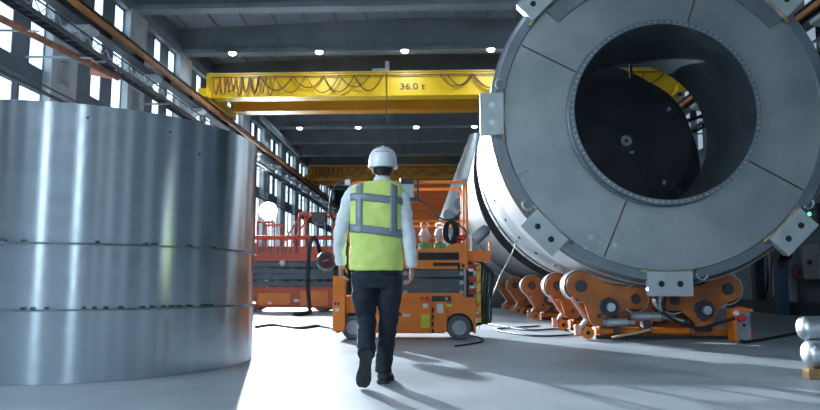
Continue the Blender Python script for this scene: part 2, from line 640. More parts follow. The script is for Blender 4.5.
# bridge cranes
def bridge_crane(Yc, label, bright, txt):
    zb, zt = 7.82, 8.68
    xe = 8.8
    r = empty('bridge_crane', (0, Yc, 7.5), label, 'crane')
    mf = crane_y if bright else crane_shade
    g = MB().bb(-xe, xe, Yc - 0.25, Yc + 0.25, zb, zt)
    g.bb(-xe, xe, Yc - 0.31, Yc + 0.31, zb - 0.04, zb).bb(-xe, xe, Yc - 0.31, Yc + 0.31, zt, zt + 0.03)
    g.build('girder', mf, r)
    g = MB().bb(-xe + 0.5, xe - 0.5, Yc + 1.55, Yc + 2.05, zb - 0.08, zt - 0.05)
    g.bb(-xe + 0.5, xe - 0.5, Yc + 1.5, Yc + 2.1, zb - 0.12, zb - 0.08)
    g.build('girder', crane_shade, r)  # rear girder, shade painted in by the darker tone
    MB().bb(-xe, xe, Yc - 0.12, Yc + 0.12, zt + 0.03, zt + 0.11).build('trolley_rail', white, r)
    for sx in (-1, 1):
        MB().bb(sx * (xe - .2), sx * (xe + .15), Yc - 0.7, Yc + 3.1, 7.72, 8.05, bevel=0.03).build('end_carriage', mf, r)
        for yy in (Yc - 0.35, Yc + 2.75):
            MB().cyl((sx * (xe - .1), yy, 7.735), (sx * (xe + .05), yy, 7.735), 0.11, 20).build('wheel', darksteel, r)
    # festoon cable loops on the face
    MB().bb(-xe + 0.2, xe - 0.2, Yc - 0.36, Yc - 0.33, zt - 0.14, zt - 0.11).build('festoon_track', darksteel, r)
    m = MB()
    rnd = random.Random(3)
    for pas, (rr, yo) in enumerate(((0.026, 0.37), (0.02, 0.41))):
        x = -xe + 0.3 + pas * 0.45
        i = 0
        while x < xe - 1.3:
            w = rnd.uniform(0.22, 0.4) if i < 6 else rnd.uniform(0.8, 1.35)
            dr = rnd.uniform(0.55, 0.78) if i < 6 else rnd.uniform(0.42, 0.66)
            if txt and x < -0.35 and x + w > -1.65:
                x += w
                i += 1
                continue
            m.tube(sag((x, Yc - yo, zt - 0.12), (x + w, Yc - yo, zt - 0.12), dr, 10), rr, 5)
            x += w
            i += 1
    m.build('festoon_cable', rust, r)
    if txt:
        p = P(399.5, 89.5, Yc - 0.26)
        text('36.0 t', 0.34, (p.x, Yc - 0.262, p.z), r, black, sx=1.2)
        # trolley gear on top
        q = P(388, 70, Yc)
        MB().bb(q.x - 0.1, q.x + 0.05, Yc - 0.1, Yc + 0.1, zt + 0.1, zt + 0.5).bb(q.x - 0.6, q.x - 0.1, Yc - 0.05, Yc + 0.05, zt + 0.14, zt + 0.24).build('limit_switch', white, r, bevel=0.02)
        MB().tube([(q.x - 0.02, Yc - 0.3, zt), (q.x - 0.02, Yc - 0.3, zt - 1.9)], 0.02, 6).build('pendant_cable', darksteel, r)
        # hoist trolley, beyond the vessel
        h = MB().bb(4.5, 6.0, Yc - 0.1, Yc + 2.2, zt + 0.11, zt + 0.5, bevel=0.03).cyl((4.7, Yc + 1.0, zt + 0.6), (5.8, Yc + 1.0, zt + 0.6), 0.22)
        h.build('hoist', mf, r)
    return r


bridge_crane(25.7, 'bright yellow bridge crane with two girders marked 36.0 t', True, True)
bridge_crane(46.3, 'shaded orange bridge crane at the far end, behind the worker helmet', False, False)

# ducts and pipes hung behind the first roof beam
r = empty('ventilation_duct', P(270, 60, 31.5), 'grey ventilation duct under the roof above the yellow crane', 'duct')
A, B = P(222, 60, 31.5), P(318, 60, 31.5)
MB().tube([A, B], 0.26, 16).build('duct', greysteel, r, smooth='auto')
m = MB()
for t in (0.1, 0.35, 0.6, 0.85):
    q = A.lerp(B, t)
    m.tube([q - V((0.03, 0, 0)), q + V((0.03, 0, 0))], 0.29, 16)
    m.bb(q.x - 0.02, q.x + 0.02, q.y - 0.02, q.y + 0.02, q.z + 0.2, 10.4)
m.build('hanger', darksteel, r)
A, B = P(320, 60, 31), P(520, 60, 31)
m = MB().tube([A, B], 0.07, 10)
for t in (0.1, 0.4, 0.7, 0.95):
    q = A.lerp(B, t)
    m.bb(q.x - 0.015, q.x + 0.015, q.y - 0.015, q.y + 0.015, q.z, 10.5)
tag(m.build('sprinkler_pipe', mat('pink_red_pipe', (0.5, 0.10, 0.13), 0.5), loc=A.lerp(B, 0.5)), 'thin red pipe hung under the roof above the yellow crane', 'pipe')
# blue-grey diagonal downpipe on the left wall, far
A, B = P(262, 118, 33), P(299, 155, 42)
tag(MB().tube([A, B], 0.14, 12).build('downpipe', greysteel, loc=A), 'pale grey pipe slanting along the far left wall under the crane', 'pipe')

# high bay lamps
def lamp_light(parent, p, power):
    ld = bpy.data.lights.new('lamp_light', 'AREA')
    ld.shape = 'DISK'
    ld.size = 0.35
    ld.energy = power
    ld.color = (0.74, 0.88, 1.0)
    lo = bpy.data.objects.new('lamp_light', ld)
    lo.location = V(p) + V((0, 0, -0.16)) - (parent.location if parent else V((0, 0, 0)))
    lo.parent = parent
    col.objects.link(lo)


def bay_lamp(p, label, power, grp='high bay lamps under the roof beams'):
    p = V(p)
    r = empty('ceiling_lamp', p, label, 'ceiling lamp', grp)
    MB().lathe([(0.0, 0.001), (0.0, 0.16), (-0.03, 0.17), (-0.03, 0.001)], p, 'Z', 20, closed=False).build('housing', greysteel, r, smooth='auto')
    MB().lathe([(-0.11, 0.001), (-0.10, 0.06), (-0.075, 0.11), (-0.035, 0.135), (-0.031, 0.001)], p, 'Z', 20, closed=False).build('lens', lampglow, r, smooth=True)
    if power:
        lamp_light(r, p, power)


order = ['leftmost', 'second from left', 'third from left', 'rightmost']
LX = (-7.45, -4.3, -1.22, 1.85)
for row, (Y, nm) in enumerate(((24.2, 'upper row above the yellow crane'), (36.35, 'row below the yellow crane'))):
    for k, x in enumerate(LX):
        bay_lamp((x, Y, ZB - 0.002), 'bright ceiling lamp, %s of the %s' % (order[k], nm), 60)
bay_lamp((-1.5, 48.5, ZB - 0.002), 'lone bright ceiling lamp just right of the worker helmet', 80)
# the same rows go on over and behind the photographer
for Y, xs, pw in ((12.3, LX, 60), (0.15, LX, 50), (-12.0, LX, 40)):
    for x in xs:
        bay_lamp((x, Y, ZB - 0.002), 'bright ceiling lamp in the row %s' % ('over the silver ring' if Y > 5 else 'over the photographer' if Y > -5 else 'behind the photographer'), pw, 'ceiling lamps of one row outside the frame')


# rectangular area light, for the added fill along the left windows
def area(name, loc, sx, sy, e, c=(0.78, 0.9, 1.0), rot=(0, 0, 0), spread=180):
    ld = bpy.data.lights.new(name, 'AREA')
    ld.shape = 'RECTANGLE'
    ld.size, ld.size_y = sx, sy
    ld.energy = e
    ld.color = c
    ld.spread = math.radians(spread)
    o = bpy.data.objects.new(name, ld)
    o.location = loc
    o.rotation_euler = rot
    col.objects.link(o)
    return o


# ================================================================= SILVER RING (left)
C0 = V((-3.7, 7.05, 0))
R0 = 1.76
root = empty('steel_ring', C0, 'huge upright open ring of brushed silver sheet in three courses', 'steel ring')
zs = [0.0, 0.575, 1.10, 2.245]
for k in range(3):
    a, b = zs[k] + 0.004, zs[k + 1] - 0.004
    MB().lathe([(a, R0), (b, R0), (b, R0 - 0.025), (a, R0 - 0.025)], C0, 'Z', 128).build('course', brushed, root, smooth='auto')
for z in zs[1:3]:
    MB().lathe([(z - 0.008, R0 - 0.03), (z - 0.008, R0 + 0.028), (z + 0.006, R0 + 0.028), (z + 0.006, R0 - 0.03)], C0, 'Z', 128).build('flange', brushed_l, root, smooth='auto')
    m = MB()
    for k in range(40):
        a = -PI * 0.75 + k * 0.05 + random.uniform(-0.01, 0.01)
        if random.random() < 0.45:
            continue
        c = C0 + V(((R0 + 0.012) * math.cos(a), (R0 + 0.012) * math.sin(a), z + 0.013))
        m.box(c, (0.03, 0.03, 0.02), Matrix.Rotation(a, 3, 'Z'))
    m.build('stud', darksteel, root)
    # bracket tabs standing off the flange
    for a in (-0.1,):
        c = C0 + V(((R0 + 0.05) * math.cos(a), (R0 + 0.05) * math.sin(a), z))
        MB().box(c, (0.10, 0.05, 0.02), Matrix.Rotation(a, 3, 'Z')).build('tab', palesteel, root)
# lapped vertical joint at the left
for a, wd, mm in ((math.radians(-83.5), 0.012, brushed_l), ):
    for k in range(3):
        m = MB()
        m.lathe([(zs[k] + 0.01, R0 + 0.007), (zs[k + 1] - 0.01, R0 + 0.007), (zs[k + 1] - 0.01, R0 - 0.001), (zs[k] + 0.01, R0 - 0.001)], C0, 'Z', 2, a - wd / R0, a)
        m.build('joint', mm, root)
m = MB()
for deg, z in ((-62, 2.13), (-40, 2.1), (-30, 1.95)):
    a = math.radians(deg)
    m.sph(C0 + V((R0 * math.cos(a), R0 * math.sin(a), z)), 0.012, u=8, v=6)
m.build('stud', darksteel, root, smooth=True)

# ================================================================= THE BIG VESSEL
YF = 9.765
SC = YF / F_PX                     # metres per pixel of the photo in the face plane
CV = V((3.127, 0, 3.17))
RV = 172 * SC


def rp(r_px):
    return r_px * SC


def cv(y):
    return V((CV.x, y, CV.z))


root = empty('process_vessel', (CV.x, 11.6, 0.79), 'giant silver cylindrical vessel lying on orange rotators, round opening in its end', 'vessel')
RH = rp(91.5)
# annular end plate
MB().lathe([(YF + 0.05, RH + 0.001), (YF + 0.05, rp(160)), (YF + 0.09, rp(160)), (YF + 0.09, RH + 0.001)], cv(0), 'Y', 144).build('end_plate', vess, root, smooth='auto')
# rim
MB().lathe([(YF + 0.09, rp(157)), (YF + 0.02, rp(159)), (YF + 0.02, rp(168)), (YF + 0.10, RV), (YF + 0.42, RV), (YF + 0.42, rp(164)), (YF + 0.3, rp(157))], cv(0), 'Y', 144).build('rim', vess_d, root, smooth='auto')
MB().lathe([(YF + 0.10, RV + 0.002), (11.15, RV + 0.002), (11.15, RV + 0.012), (YF + 0.10, RV + 0.012)], cv(0), 'Y', 144).build('flange', vess_b, root, smooth='auto')
# shell with stiffening rings
SH = rp(166)
YE = 13.6
MB().lathe([(YF + 0.4, SH), (YE, SH), (YE, SH - 0.03), (YF + 0.4, SH - 0.03)], cv(0), 'Y', 144).build('shell', vess, root, smooth='auto')
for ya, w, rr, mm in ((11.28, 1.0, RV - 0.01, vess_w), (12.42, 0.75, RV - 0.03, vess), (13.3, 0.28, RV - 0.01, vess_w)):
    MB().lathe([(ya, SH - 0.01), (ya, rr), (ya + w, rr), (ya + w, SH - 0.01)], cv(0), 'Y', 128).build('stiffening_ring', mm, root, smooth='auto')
for ya, w in ((11.15, 0.13), (12.28, 0.14), (13.17, 0.13)):  # blackened rings put the grooves' shade into the colour
    MB().lathe([(ya, SH - 0.01), (ya, RV - 0.035), (ya + w, RV - 0.035), (ya + w, SH - 0.01)], cv(0), 'Y', 128).build('groove_shade', darkplate_shade, root, smooth='auto')
# bolt holes on the side rings
m = MB()
for k in range(60):
    a = math.radians(150 + k * 3)
    for ya, rr in ((11.9, RV - 0.01), (13.45, RV - 0.01)):
        if k % 3 == 0:
            c = cv(ya) + V((rr * math.cos(a), 0, rr * math.sin(a)))
            d = V((math.cos(a), 0, math.sin(a)))
            m.cyl(c - d * 0.01, c + d * 0.02, 0.025, 8)
m.build('bolt', darksteel, root)
# inner tube (throat) with bolted collar
YT = 11.45
MB().lathe([(YF - 0.10, RH), (YT, RH), (YT, RH - 0.03), (YF - 0.10, RH - 0.03)], cv(0), 'Y', 144).build('throat_tube', vess_in, root, smooth='auto')
MB().lathe([(YF - 0.14, RH - 0.032), (YF - 0.14, RH + 0.032), (YF - 0.08, RH + 0.032), (YF - 0.08, RH - 0.032)], cv(0), 'Y', 144).build('collar', vess_d, root, smooth='auto')
m = MB()
for k in range(92):
    a = 2 * PI * k / 92
    c = cv(YF - 0.14) + V((RH * math.cos(a), 0, RH * math.sin(a)))
    m.cyl(c + V((0, -0.014, 0)), c + V((0, 0.005, 0)), 0.012, 6)
m.build('bolt', palesteel, root)
# rolled weld bead where the collar meets the plate
MB().lathe([(YF + 0.0, RH + 0.0), (YF + 0.035, RH + 0.05), (YF + 0.055, RH + 0.05), (YF + 0.055, RH)], cv(0), 'Y', 128).build('weld_bead', vess_w, root, smooth=True)
# radial seams
for deg in (72, 152, 247, 330):
    a = math.radians(deg)
    d = V((math.cos(a), 0, math.sin(a)))
    A, B = cv(YF + 0.047) + d * (RH + 0.06), cv(YF + 0.047) + d * rp(157)
    MB().tube([A, B], 0.011, 6).build('radial_seam', seam, root)
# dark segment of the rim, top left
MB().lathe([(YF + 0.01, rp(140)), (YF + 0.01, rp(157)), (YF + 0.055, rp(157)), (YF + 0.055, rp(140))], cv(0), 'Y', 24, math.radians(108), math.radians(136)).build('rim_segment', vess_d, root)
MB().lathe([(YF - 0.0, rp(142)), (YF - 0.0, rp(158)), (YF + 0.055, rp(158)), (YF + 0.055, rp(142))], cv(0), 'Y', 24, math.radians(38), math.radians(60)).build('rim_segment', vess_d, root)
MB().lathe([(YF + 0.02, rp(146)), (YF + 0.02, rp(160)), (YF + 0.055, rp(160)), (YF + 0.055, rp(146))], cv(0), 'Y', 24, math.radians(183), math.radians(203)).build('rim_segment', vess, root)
# lifting lugs, every 45 degrees
for k in range(8):
    a = math.radians(45 * k - 90)
    d = V((math.cos(a), 0, math.sin(a)))
    t = V((-math.sin(a), 0, math.cos(a)))
    M3 = Matrix((d, V((0, 1, 0)), t)).transposed()
    c = cv(YF - 0.05) + d * rp(171)
    lw, lr = rp(43), rp(24)
    m = MB()
    m.box(c, (lr, 0.05, lw), M3, bevel=0.008)
    for s_ in (-1, 1):
        m.box(c + t * s_ * (lw / 2 - 0.02) + V((0, 0.06, 0)), (lr * 0.9, 0.12, 0.03), M3)
    lug = m.build('lifting_lug', lugm, root)
    for s_ in (-1, 1):
        h = c + t * s_ * lw * 0.21
        MB().cyl(h + V((0, -0.03, 0)), h + V((0, -0.02, 0)), 0.042, 16).build('bolt_hole', black if k != 6 else white, lug)
    m = MB()
    e = c - d * (lr / 2 + 0.012)
    n = 8
    m.tube([e + t * lw * 0.62 * (i / n * 2 - 1) - d * 0.03 * (1 - abs(i / n * 2 - 1)) * -1 + V((0, 0.05, 0)) for i in range(n + 1)], 0.028, 8)
    m.build('lip', weld, lug, smooth=True)
    # lifting eye beside the lug
    e = c - t * lw * 0.72 - d * rp(9) if k >= 4 else c + t * lw * 0.72 - d * rp(9)
    m = MB().tube([e + (t * math.cos(q) + d * math.sin(q)) * 0.07 for q in [PI * j / 10 * 1.1 for j in range(11)]], 0.014, 8)
    m.build('eye', palesteel, lug, smooth=True)
# paper patches
for (px, py, s_) in ((591, 237, 0.075), (585, 249, 0.06), (615, 245, 0.06), (600, 243, 0.03)):
    q = P(px, py, YF + 0.045)
    MB().box((q.x, YF + 0.046, q.z), (s_, 0.004, s_ * 0.9), Matrix.Rotation(0.5, 3, 'Y')).build('paper_patch', lugm, root)
# dark end disc held inside by rods
cd_ = cv(11.75)
RD = rp(80)
disc = MB().lathe([(11.72, 0.001), (11.75, RD), (11.79, RD), (11.79, 0.001)], cv(0), 'Y', 96, closed=False).build('inner_disc', darkplate_shade, root, smooth='auto')
MB().lathe([(11.66, 0.03), (11.66, 0.09), (11.73, 0.15), (11.73, 0.03)], cv(0), 'Y', 32).build('hub', vess_d, disc, smooth='auto')
m = MB()
for k in range(6):
    a = math.radians(60 * k + 20)
    d = V((math.cos(a), 0, math.sin(a)))
    m.tube([cv(11.82) + d * (RD - 0.25), cv(12.6) + d * (SH - 0.03)], 0.03, 8)
m.build('tie_rod', darksteel, root)
# end plate patches on disc
m = MB()
for dx, dz in ((0.32, -0.1), (0.22, 0.0), (0.1, -0.18), (0.75, 0.55), (0.62, -0.7)):
    m.box(cv(11.738 if abs(dx) > 0.2 else 11.73) + V((dx, 0, dz)), (0.07, 0.01, 0.05), Matrix.Rotation(dx * 3, 3, 'Y'))
m.build('chalk_mark', vess_d, disc)

# second vessel section, its black core stands in for shade in the gap
root2 = empty('vessel_section', (CV.x, 19, 0.8), 'rear vessel section with black gap shade, in line behind the big silver end', 'vessel section')
RB = rp(160)
MB().lathe([(14.9, 0.001), (14.9, RV), (20.0, RV), (20.0, 0.001)], cv(0), 'Y', 128, closed=False).build('gap_shade_core', darkplate_shade, root2, smooth='auto')
MB().lathe([(19.95, RB - 0.02), (19.95, RV + 0.02), (20.2, RV + 0.02), (20.3, SH), (23.0, SH), (23.0, RB - 0.02)], cv(0), 'Y', 128).build('shell', vess, root2, smooth='auto')
for ya, w, rr, mm in ((20.8, 0.25, RV + 0.01, vess_d), (21.5, 0.2, RV, vess_w), (22.6, 0.3, RV + 0.04, vess_w)):
    MB().lathe([(ya, SH - 0.01), (ya, rr), (ya + w, rr), (ya + w, SH - 0.01)], cv(0), 'Y', 128).build('stiffening_ring', mm, root2, smooth='auto')

# ================================================================= silver hopper with nozzles, behind
CH = P(482, 285, 25.6)
CH.z = 0
root = empty('hopper', CH, 'silver cone with pipe stubs seen through the lift rails beside the vessel', 'hopper')
prof = [(0.0, 1.3), (1.2, 1.75), (2.8, 1.66), (4.5, 1.08), (6.1, 0.46), (6.3, 0.4), (6.3, 0.001)]
MB().lathe(prof, CH, 'Z', 64, closed=False).build('cone', vess, root, smooth='auto')
for z, rr in ((1.2, 1.76), (3.0, 1.6), (4.5, 1.1)):
    MB().lathe([(z - 0.05, rr - 0.08), (z - 0.05, rr + 0.04), (z + 0.05, rr + 0.04), (z + 0.05, rr - 0.08)], CH, 'Z', 64).build('band', vess, root, smooth='auto')
for px, py, rr in ((464, 193, 0.17), (461, 204, 0.19), (449, 215, 0.15), (455, 228, 0.22), (446, 238, 0.13)):
    q = P(px, py, 23.5)
    b = V((CH.x * 0.4 + q.x * 0.6, CH.y, q.z - 0.1))
    m = MB().cyl(q, b, rr, 20)
    d = (b - q).normalized()
    m.cyl(q - d * 0.06, q + d * 0.04, rr * 1.25, 20)
    m.build('nozzle', vess_w if rr > 0.14 else palesteel, root, smooth='auto')

# big orange ribbed enclosure
encl = mat('enclosure_orange', (0.62, 0.14, 0.015), 0.6, var=0.08, scale=2)
root = empty('machine_enclosure', (-0.4, 30.2, 0), 'large orange cabinet with horizontal ribs, standing behind the nearer lift', 'machine')
xa, xb = P(392, 200, 30).x, P(474, 200, 30).x
zt = P(400, 183, 30).z
MB().bb(xa, xb, 30.0, 32.0, 0.12, zt, bevel=0.03).build('body', encl, root)
m = MB()
for k in range(9):
    z = 0.5 + k * (zt - 0.7) / 8
    m.prism([(30.0, z - 0.16), (29.93, z - 0.02), (29.93, z + 0.05), (30.0, z + 0.1)], xa + 0.05, xb - 0.05, 'YZ')
m.build('rib', encl, root)
MB().bb(xa, xb, 30.0, 32.0, 0, 0.12).build('plinth', darksteel, root)

# ================================================================= ROTATORS
YR = 10.15


def rotator(root_loc):
    """one roller cradle; built at YR"""
    r = empty('welding_rotator', root_loc)
    Yp = YR

    def q(px, py):
        p = P(px, py, Yp)
        return (p.x, p.z)
    dep = 0.5
    ya, yb = Yp, Yp + dep
    # base
    x0, x1 = q(588, 0)[0], q(735, 0)[0]
    z0 = 0.05
    MB().bb(x0, x1, ya + 0.10, ya + 0.40, z0, z0 + 0.11, bevel=0.012).build('base_beam', rot_o, r)
    MB().tube([(x0 - 0.02, ya + 0.06, 0.12), (x0 + 1.35, ya + 0.06, 0.12)], 0.045, 12).build('tie_bar', orange, r, smooth='auto')
    m = MB()
    for xx in (x0 + 0.6, x0 + 0.05, x0 + 1.3):
        m.tube([(xx - 0.03, ya + 0.06, 0.12), (xx + 0.03, ya + 0.06, 0.12)], 0.06, 12)
    m.build('bar_collar', rot_o, r)
    MB().bb(x0 + 0.0, x1, ya + 0.15, ya + 0.35, 0.001, 0.05).build('skid', darksteel, r)

    def rocker(big, small, low, hub, name_side):
        bx, bz, br = *q(*big[:2]), big[2] * Yp / F_PX
        sx_, sz, sr = *q(*small[:2]), small[2] * Yp / F_PX
        lx, lz, lr = *q(*low[:2]), low[2] * Yp / F_PX
        # outline: hull of three discs with waisted sides
        def arc(cx, cz, rr, a0, a1, n=10):
            return [(cx + rr * math.cos(a0 + (a1 - a0) * i / n), cz + rr * math.sin(a0 + (a1 - a0) * i / n)) for i in range(n + 1)]
        if bx < sx_:
            pts = arc(bx, bz, br, math.radians(215), math.radians(75)) + [((bx + sx_) / 2 - 0.02, (bz + sz) / 2 + min(br, sr) * 0.72)] + arc(sx_, sz, sr, math.radians(100), math.radians(-60)) + \
                [((lx + sx_) / 2 + lr * 0.75, (lz + sz) / 2 - 0.02)] + arc(lx, lz, lr, math.radians(-10), math.radians(-165)) + [((lx + bx) / 2 - lr * 0.55, (lz + bz) / 2 - 0.03)]
        else:
            pts = arc(bx, bz, br, math.radians(-35), math.radians(105)) + [((bx + sx_) / 2 + 0.02, (bz + sz) / 2 + min(br, sr) * 0.8)] + arc(sx_, sz, sr, math.radians(80), math.radians(240)) + \
                [((lx + sx_) / 2 - lr * 0.75, (lz + sz) / 2 - 0.02)] + arc(lx, lz, lr, math.radians(190), math.radians(345)) + [((lx + bx) / 2 + lr * 0.55, (lz + bz) / 2 - 0.03)]
        rk = MB()
        rk.prism(pts, ya, ya + 0.045)
        rk.prism(pts, yb - 0.045, yb)
        rko = rk.build('rocker', rot_o, r, bevel=0.006)
        for (cx, cz, rr) in ((bx, bz, br * 1.08), (sx_, sz, sr * 1.12)):
            w = MB().cyl((cx, ya + 0.07, cz), (cx, yb - 0.07, cz), rr, 36).build('roller', black, rko, smooth='auto')
            MB().lathe([(ya + 0.055, rr * 0.98), (ya + 0.055, rr * 1.05), (ya + 0.10, rr * 1.05), (ya + 0.10, rr * 0.98)], (cx, 0, cz), 'Y', 40).build('roller_rim', palesteel, rko, smooth='auto')
            m = MB().lathe([(ya - 0.02, 0.001), (ya - 0.02, rr * 0.34), (ya + 0.0, rr * 0.38), (ya + 0.0, 0.001)], (cx, 0, cz), 'Y', 20, closed=False)
            for k in range(6):
                a = k * PI / 3
                m.cyl((cx + rr * 0.27 * math.cos(a), ya - 0.032, cz + rr * 0.27 * math.sin(a)), (cx + rr * 0.27 * math.cos(a), ya - 0.015, cz + rr * 0.27 * math.sin(a)), 0.012, 6)
            m.build('bearing_cap', darksteel, rko)
        hx, hz = q(*hub)
        MB().cyl((hx, ya - 0.10, hz), (hx, ya + 0.02, hz), 0.085, 24).cyl((hx, ya - 0.04, hz), (hx, ya - 0.0, hz), 0.14, 8).build('pivot_boss', darksteel, rko, smooth='auto')
        MB().cyl((hx, ya - 0.14, hz), (hx, ya - 0.101, hz), 0.06, 20).build('pivot_pin', palesteel, rko, smooth='auto')
        MB().cyl((lx, ya - 0.015, lz), (lx, ya + 0.01, lz), 0.035, 12).build('pin', darksteel, rko)
        # pedestal
        MB().bb(hx - 0.12, hx + 0.12, ya + 0.06, yb - 0.06, 0.12, hz + 0.02).build('pedestal', darksteel, r)

    rocker((581, 286, 14.5), (636, 299, 11.5), (599, 316, 10), (609, 307), 'l')
    rocker((728, 289, 14), (675, 300, 12), (703, 319, 10), (704, 310), 'r')
    # steering bracket at the left foot
    fx, fz = q(583, 331)
    br_ = MB().bb(fx - 0.11, fx + 0.0, ya - 0.02, ya + 0.12, 0.06, 0.21, bevel=0.01).build('end_bracket', rot_o, r)
    MB().bb(fx - 0.12, fx - 0.03, ya - 0.05, ya - 0.022, 0.07, 0.2).build('plate', pink, br_)
    MB().cyl((fx + 0.06, ya - 0.06, 0.1), (fx + 0.06, ya + 0.1, 0.1), 0.085, 20).build('castor_wheel', orange, r, smooth='auto')
    MB().cyl((fx + 0.06, ya - 0.07, 0.1), (fx + 0.06, ya - 0.06, 0.1), 0.03, 12).build('wheel_pin', black, r)
    a, b = q(571, 297), q(586, 319)
    c = q(580, 328)
    MB().tube([(a[0], ya - 0.03, a[1]), (b[0], ya - 0.03, b[1])], 0.032, 8).build('strut', pink, r, smooth='auto')
    MB().tube([(b[0], ya - 0.03, b[1]), (c[0], ya - 0.03, c[1])], 0.03, 8).build('strut', palesteel, r, smooth='auto')
    # right foot bracket
    gx = q(728, 0)[0]
    MB().cyl((gx, ya - 0.05, 0.1), (gx, ya + 0.1, 0.1), 0.09, 20).build('castor_wheel', orange, r, smooth='auto')
    MB().bb(gx - 0.09, gx + 0.02, ya + 0.02, ya + 0.14, 0.1, 0.46, bevel=0.01).build('end_post', orange, r)
    return r


rot1 = rotator((2.9, YR + 0.25, 0))
tag(rot1, 'nearest orange vessel rotator with two rocker arms under the big round end', 'rotator', 'orange rotators carrying the vessel')
rl = [('second orange rotator from the front, its rocker just behind the nearest one', 1.19), ('third orange rotator from the front under the vessel', 1.52), ('fourth orange rotator from the front, partly behind the third', 1.85), ('fifth and farthest orange rotator, closest to the scissor lift', 2.14)]
for lab, k in rl:
    dup(rot1, (2.9, (YR + 0.25) * k, 0), lab)

# electrical box with plug at the right foot of the rotator
q0, q1 = P(735, 340, YR - 0.1), P(746, 310, YR - 0.1)
zt = q1.z
root = empty('switch_box', (q0.x + 0.06, YR - 0.1, 0), 'orange and grey power box with red socket at the right foot of the nearest rotator', 'power box')
MB().bb(q0.x, q1.x + 0.02, YR - 0.18, YR + 0.02, 0.0, zt - 0.02, bevel=0.01).build('housing', greysteel, root)
MB().bb(q0.x - 0.04, q1.x + 0.05, YR - 0.2, YR + 0.04, zt - 0.02, zt + 0.02).bb(q0.x - 0.04, q0.x, YR - 0.19, YR + 0.03, 0, zt - 0.02).build('frame', orange, root)
c = P(741, 319, YR - 0.2)
MB().cyl(c + V((0, -0.06, 0.02)), c + V((0, 0.03, 0)), 0.05, 16).build('socket', red, root, smooth='auto')
c = P(736, 313, YR - 0.2)
MB().cyl(c + V((0, -0.03, 0)), c + V((0, 0.03, 0)), 0.035, 16).build('socket', white, root, smooth='auto')

# drive motors and hoses around the front rotator
for (px, py, ln, lab) in ((647, 315, 0.36, 'silver hydraulic cylinder lying behind the left rocker of the nearest rotator'), (617, 321, 0.28, 'short grey motor under the hub of the left rocker')):
    q = P(px, py, YR - 0.05)
    r = empty('hydraulic_cylinder', q, lab, 'hydraulic part')
    MB().cyl(q - V((ln / 2, 0, 0.02)), q + V((ln / 2, 0, -0.02)), 0.065, 16).build('barrel', palesteel, r, smooth='auto')
    MB().cyl(q + V((ln / 2, 0, -0.02)), q + V((ln / 2 + 0.1, 0, -0.03)), 0.035, 12).cyl(q - V((ln / 2 + 0.05, 0, 0.02)), q - V((ln / 2, 0, 0.02)), 0.05, 12).build('rod', greysteel, r, smooth='auto')
    MB().bb(q.x - 0.04, q.x + 0.04, q.y - 0.03, q.y + 0.2, 0.1, q.z - 0.03).build('mount', darksteel, r)
A, B = P(612, 337.5, YR - 0.25), P(650, 328.5, YR - 0.25)
A.z, B.z = 0.05, 0.16
o = MB().box((A + B) / 2, ((B - A).length, 0.09, 0.025), Matrix.Rotation(-math.atan2(B.z - A.z, B.x - A.x), 3, 'Y')).build('wooden_batten', woodpale, loc=(A + B) / 2, bevel=0.004)
tag(o, 'pale wooden batten leaning on the base of the nearest rotator', 'wooden batten')


def cable(name, pts, r, label, m=black, n=8, seg=8):
    pts = [V(p) for p in pts]
    o = MB().tube(spline(pts, n), r, seg).build(name, m, loc=pts[0], smooth=True)
    return tag(o, label, 'cable')


cable('power_cable', [P(744, 325, YR - 0.2), G(750, 336, 0.02), G(740, 342, 0.02), G(758, 340, 0.02), G(770, 338, 0.02), G(800, 333, 0.02), G(835, 330, 0.02)], 0.02, 'black cable trailing right over the floor from the rotator power box')
cable('hose', [P(666, 296, YR - 0.1), P(664, 312, YR - 0.16), P(680, 323, YR - 0.2), P(700, 328, YR - 0.2), P(722, 322, YR - 0.15), P(735, 318, YR - 0.2)], 0.022, 'black hose looping between the two rockers of the nearest rotator')
cable('hose', [P(662, 296, YR - 0.08), P(660, 306, YR - 0.12), P(668, 316, YR - 0.15), P(684, 321, YR - 0.16)], 0.018, 'pale blue hose hanging by the bottom lug of the vessel', mat('pale_hose', (0.35, 0.45, 0.5), 0.5))

# ================================================================= SCISSOR LIFT (front)
YL = 10.03


def L(px, py, Y=YL):
    p = P(px, py, Y)
    return (p.x, p.z)


root = empty('scissor_lift', (P(405, 340, YL).x, YL + 0.4, 0), 'nearer orange scissor lift with guard rails, right behind the worker', 'scissor lift')
D = 0.8


def lbox(m, x0, y0, x1, y1, ya, yb, bevel=0.0):
    a, b = L(x0, y0), L(x1, y1)
    m.bb(a[0], b[0], ya, yb, b[1], a[1], bevel)
    return m


# chassis with wheel arches
def archpoly(x0, x1, zb, zt, centres, r, zc):
    pts = [(x0, zt), (x0, zb)]
    for c in centres:
        if c - r > x0 and c + r < x1:
            pts += [(c + r * math.cos(a), max(zb, zc + r * math.sin(a))) for a in [PI - PI * i / 10 for i in range(11)]]
            pts[-11] = (c - r, zb)
            pts[-1] = (c + r, zb)
    pts += [(x1, zb), (x1, zt)]
    return pts


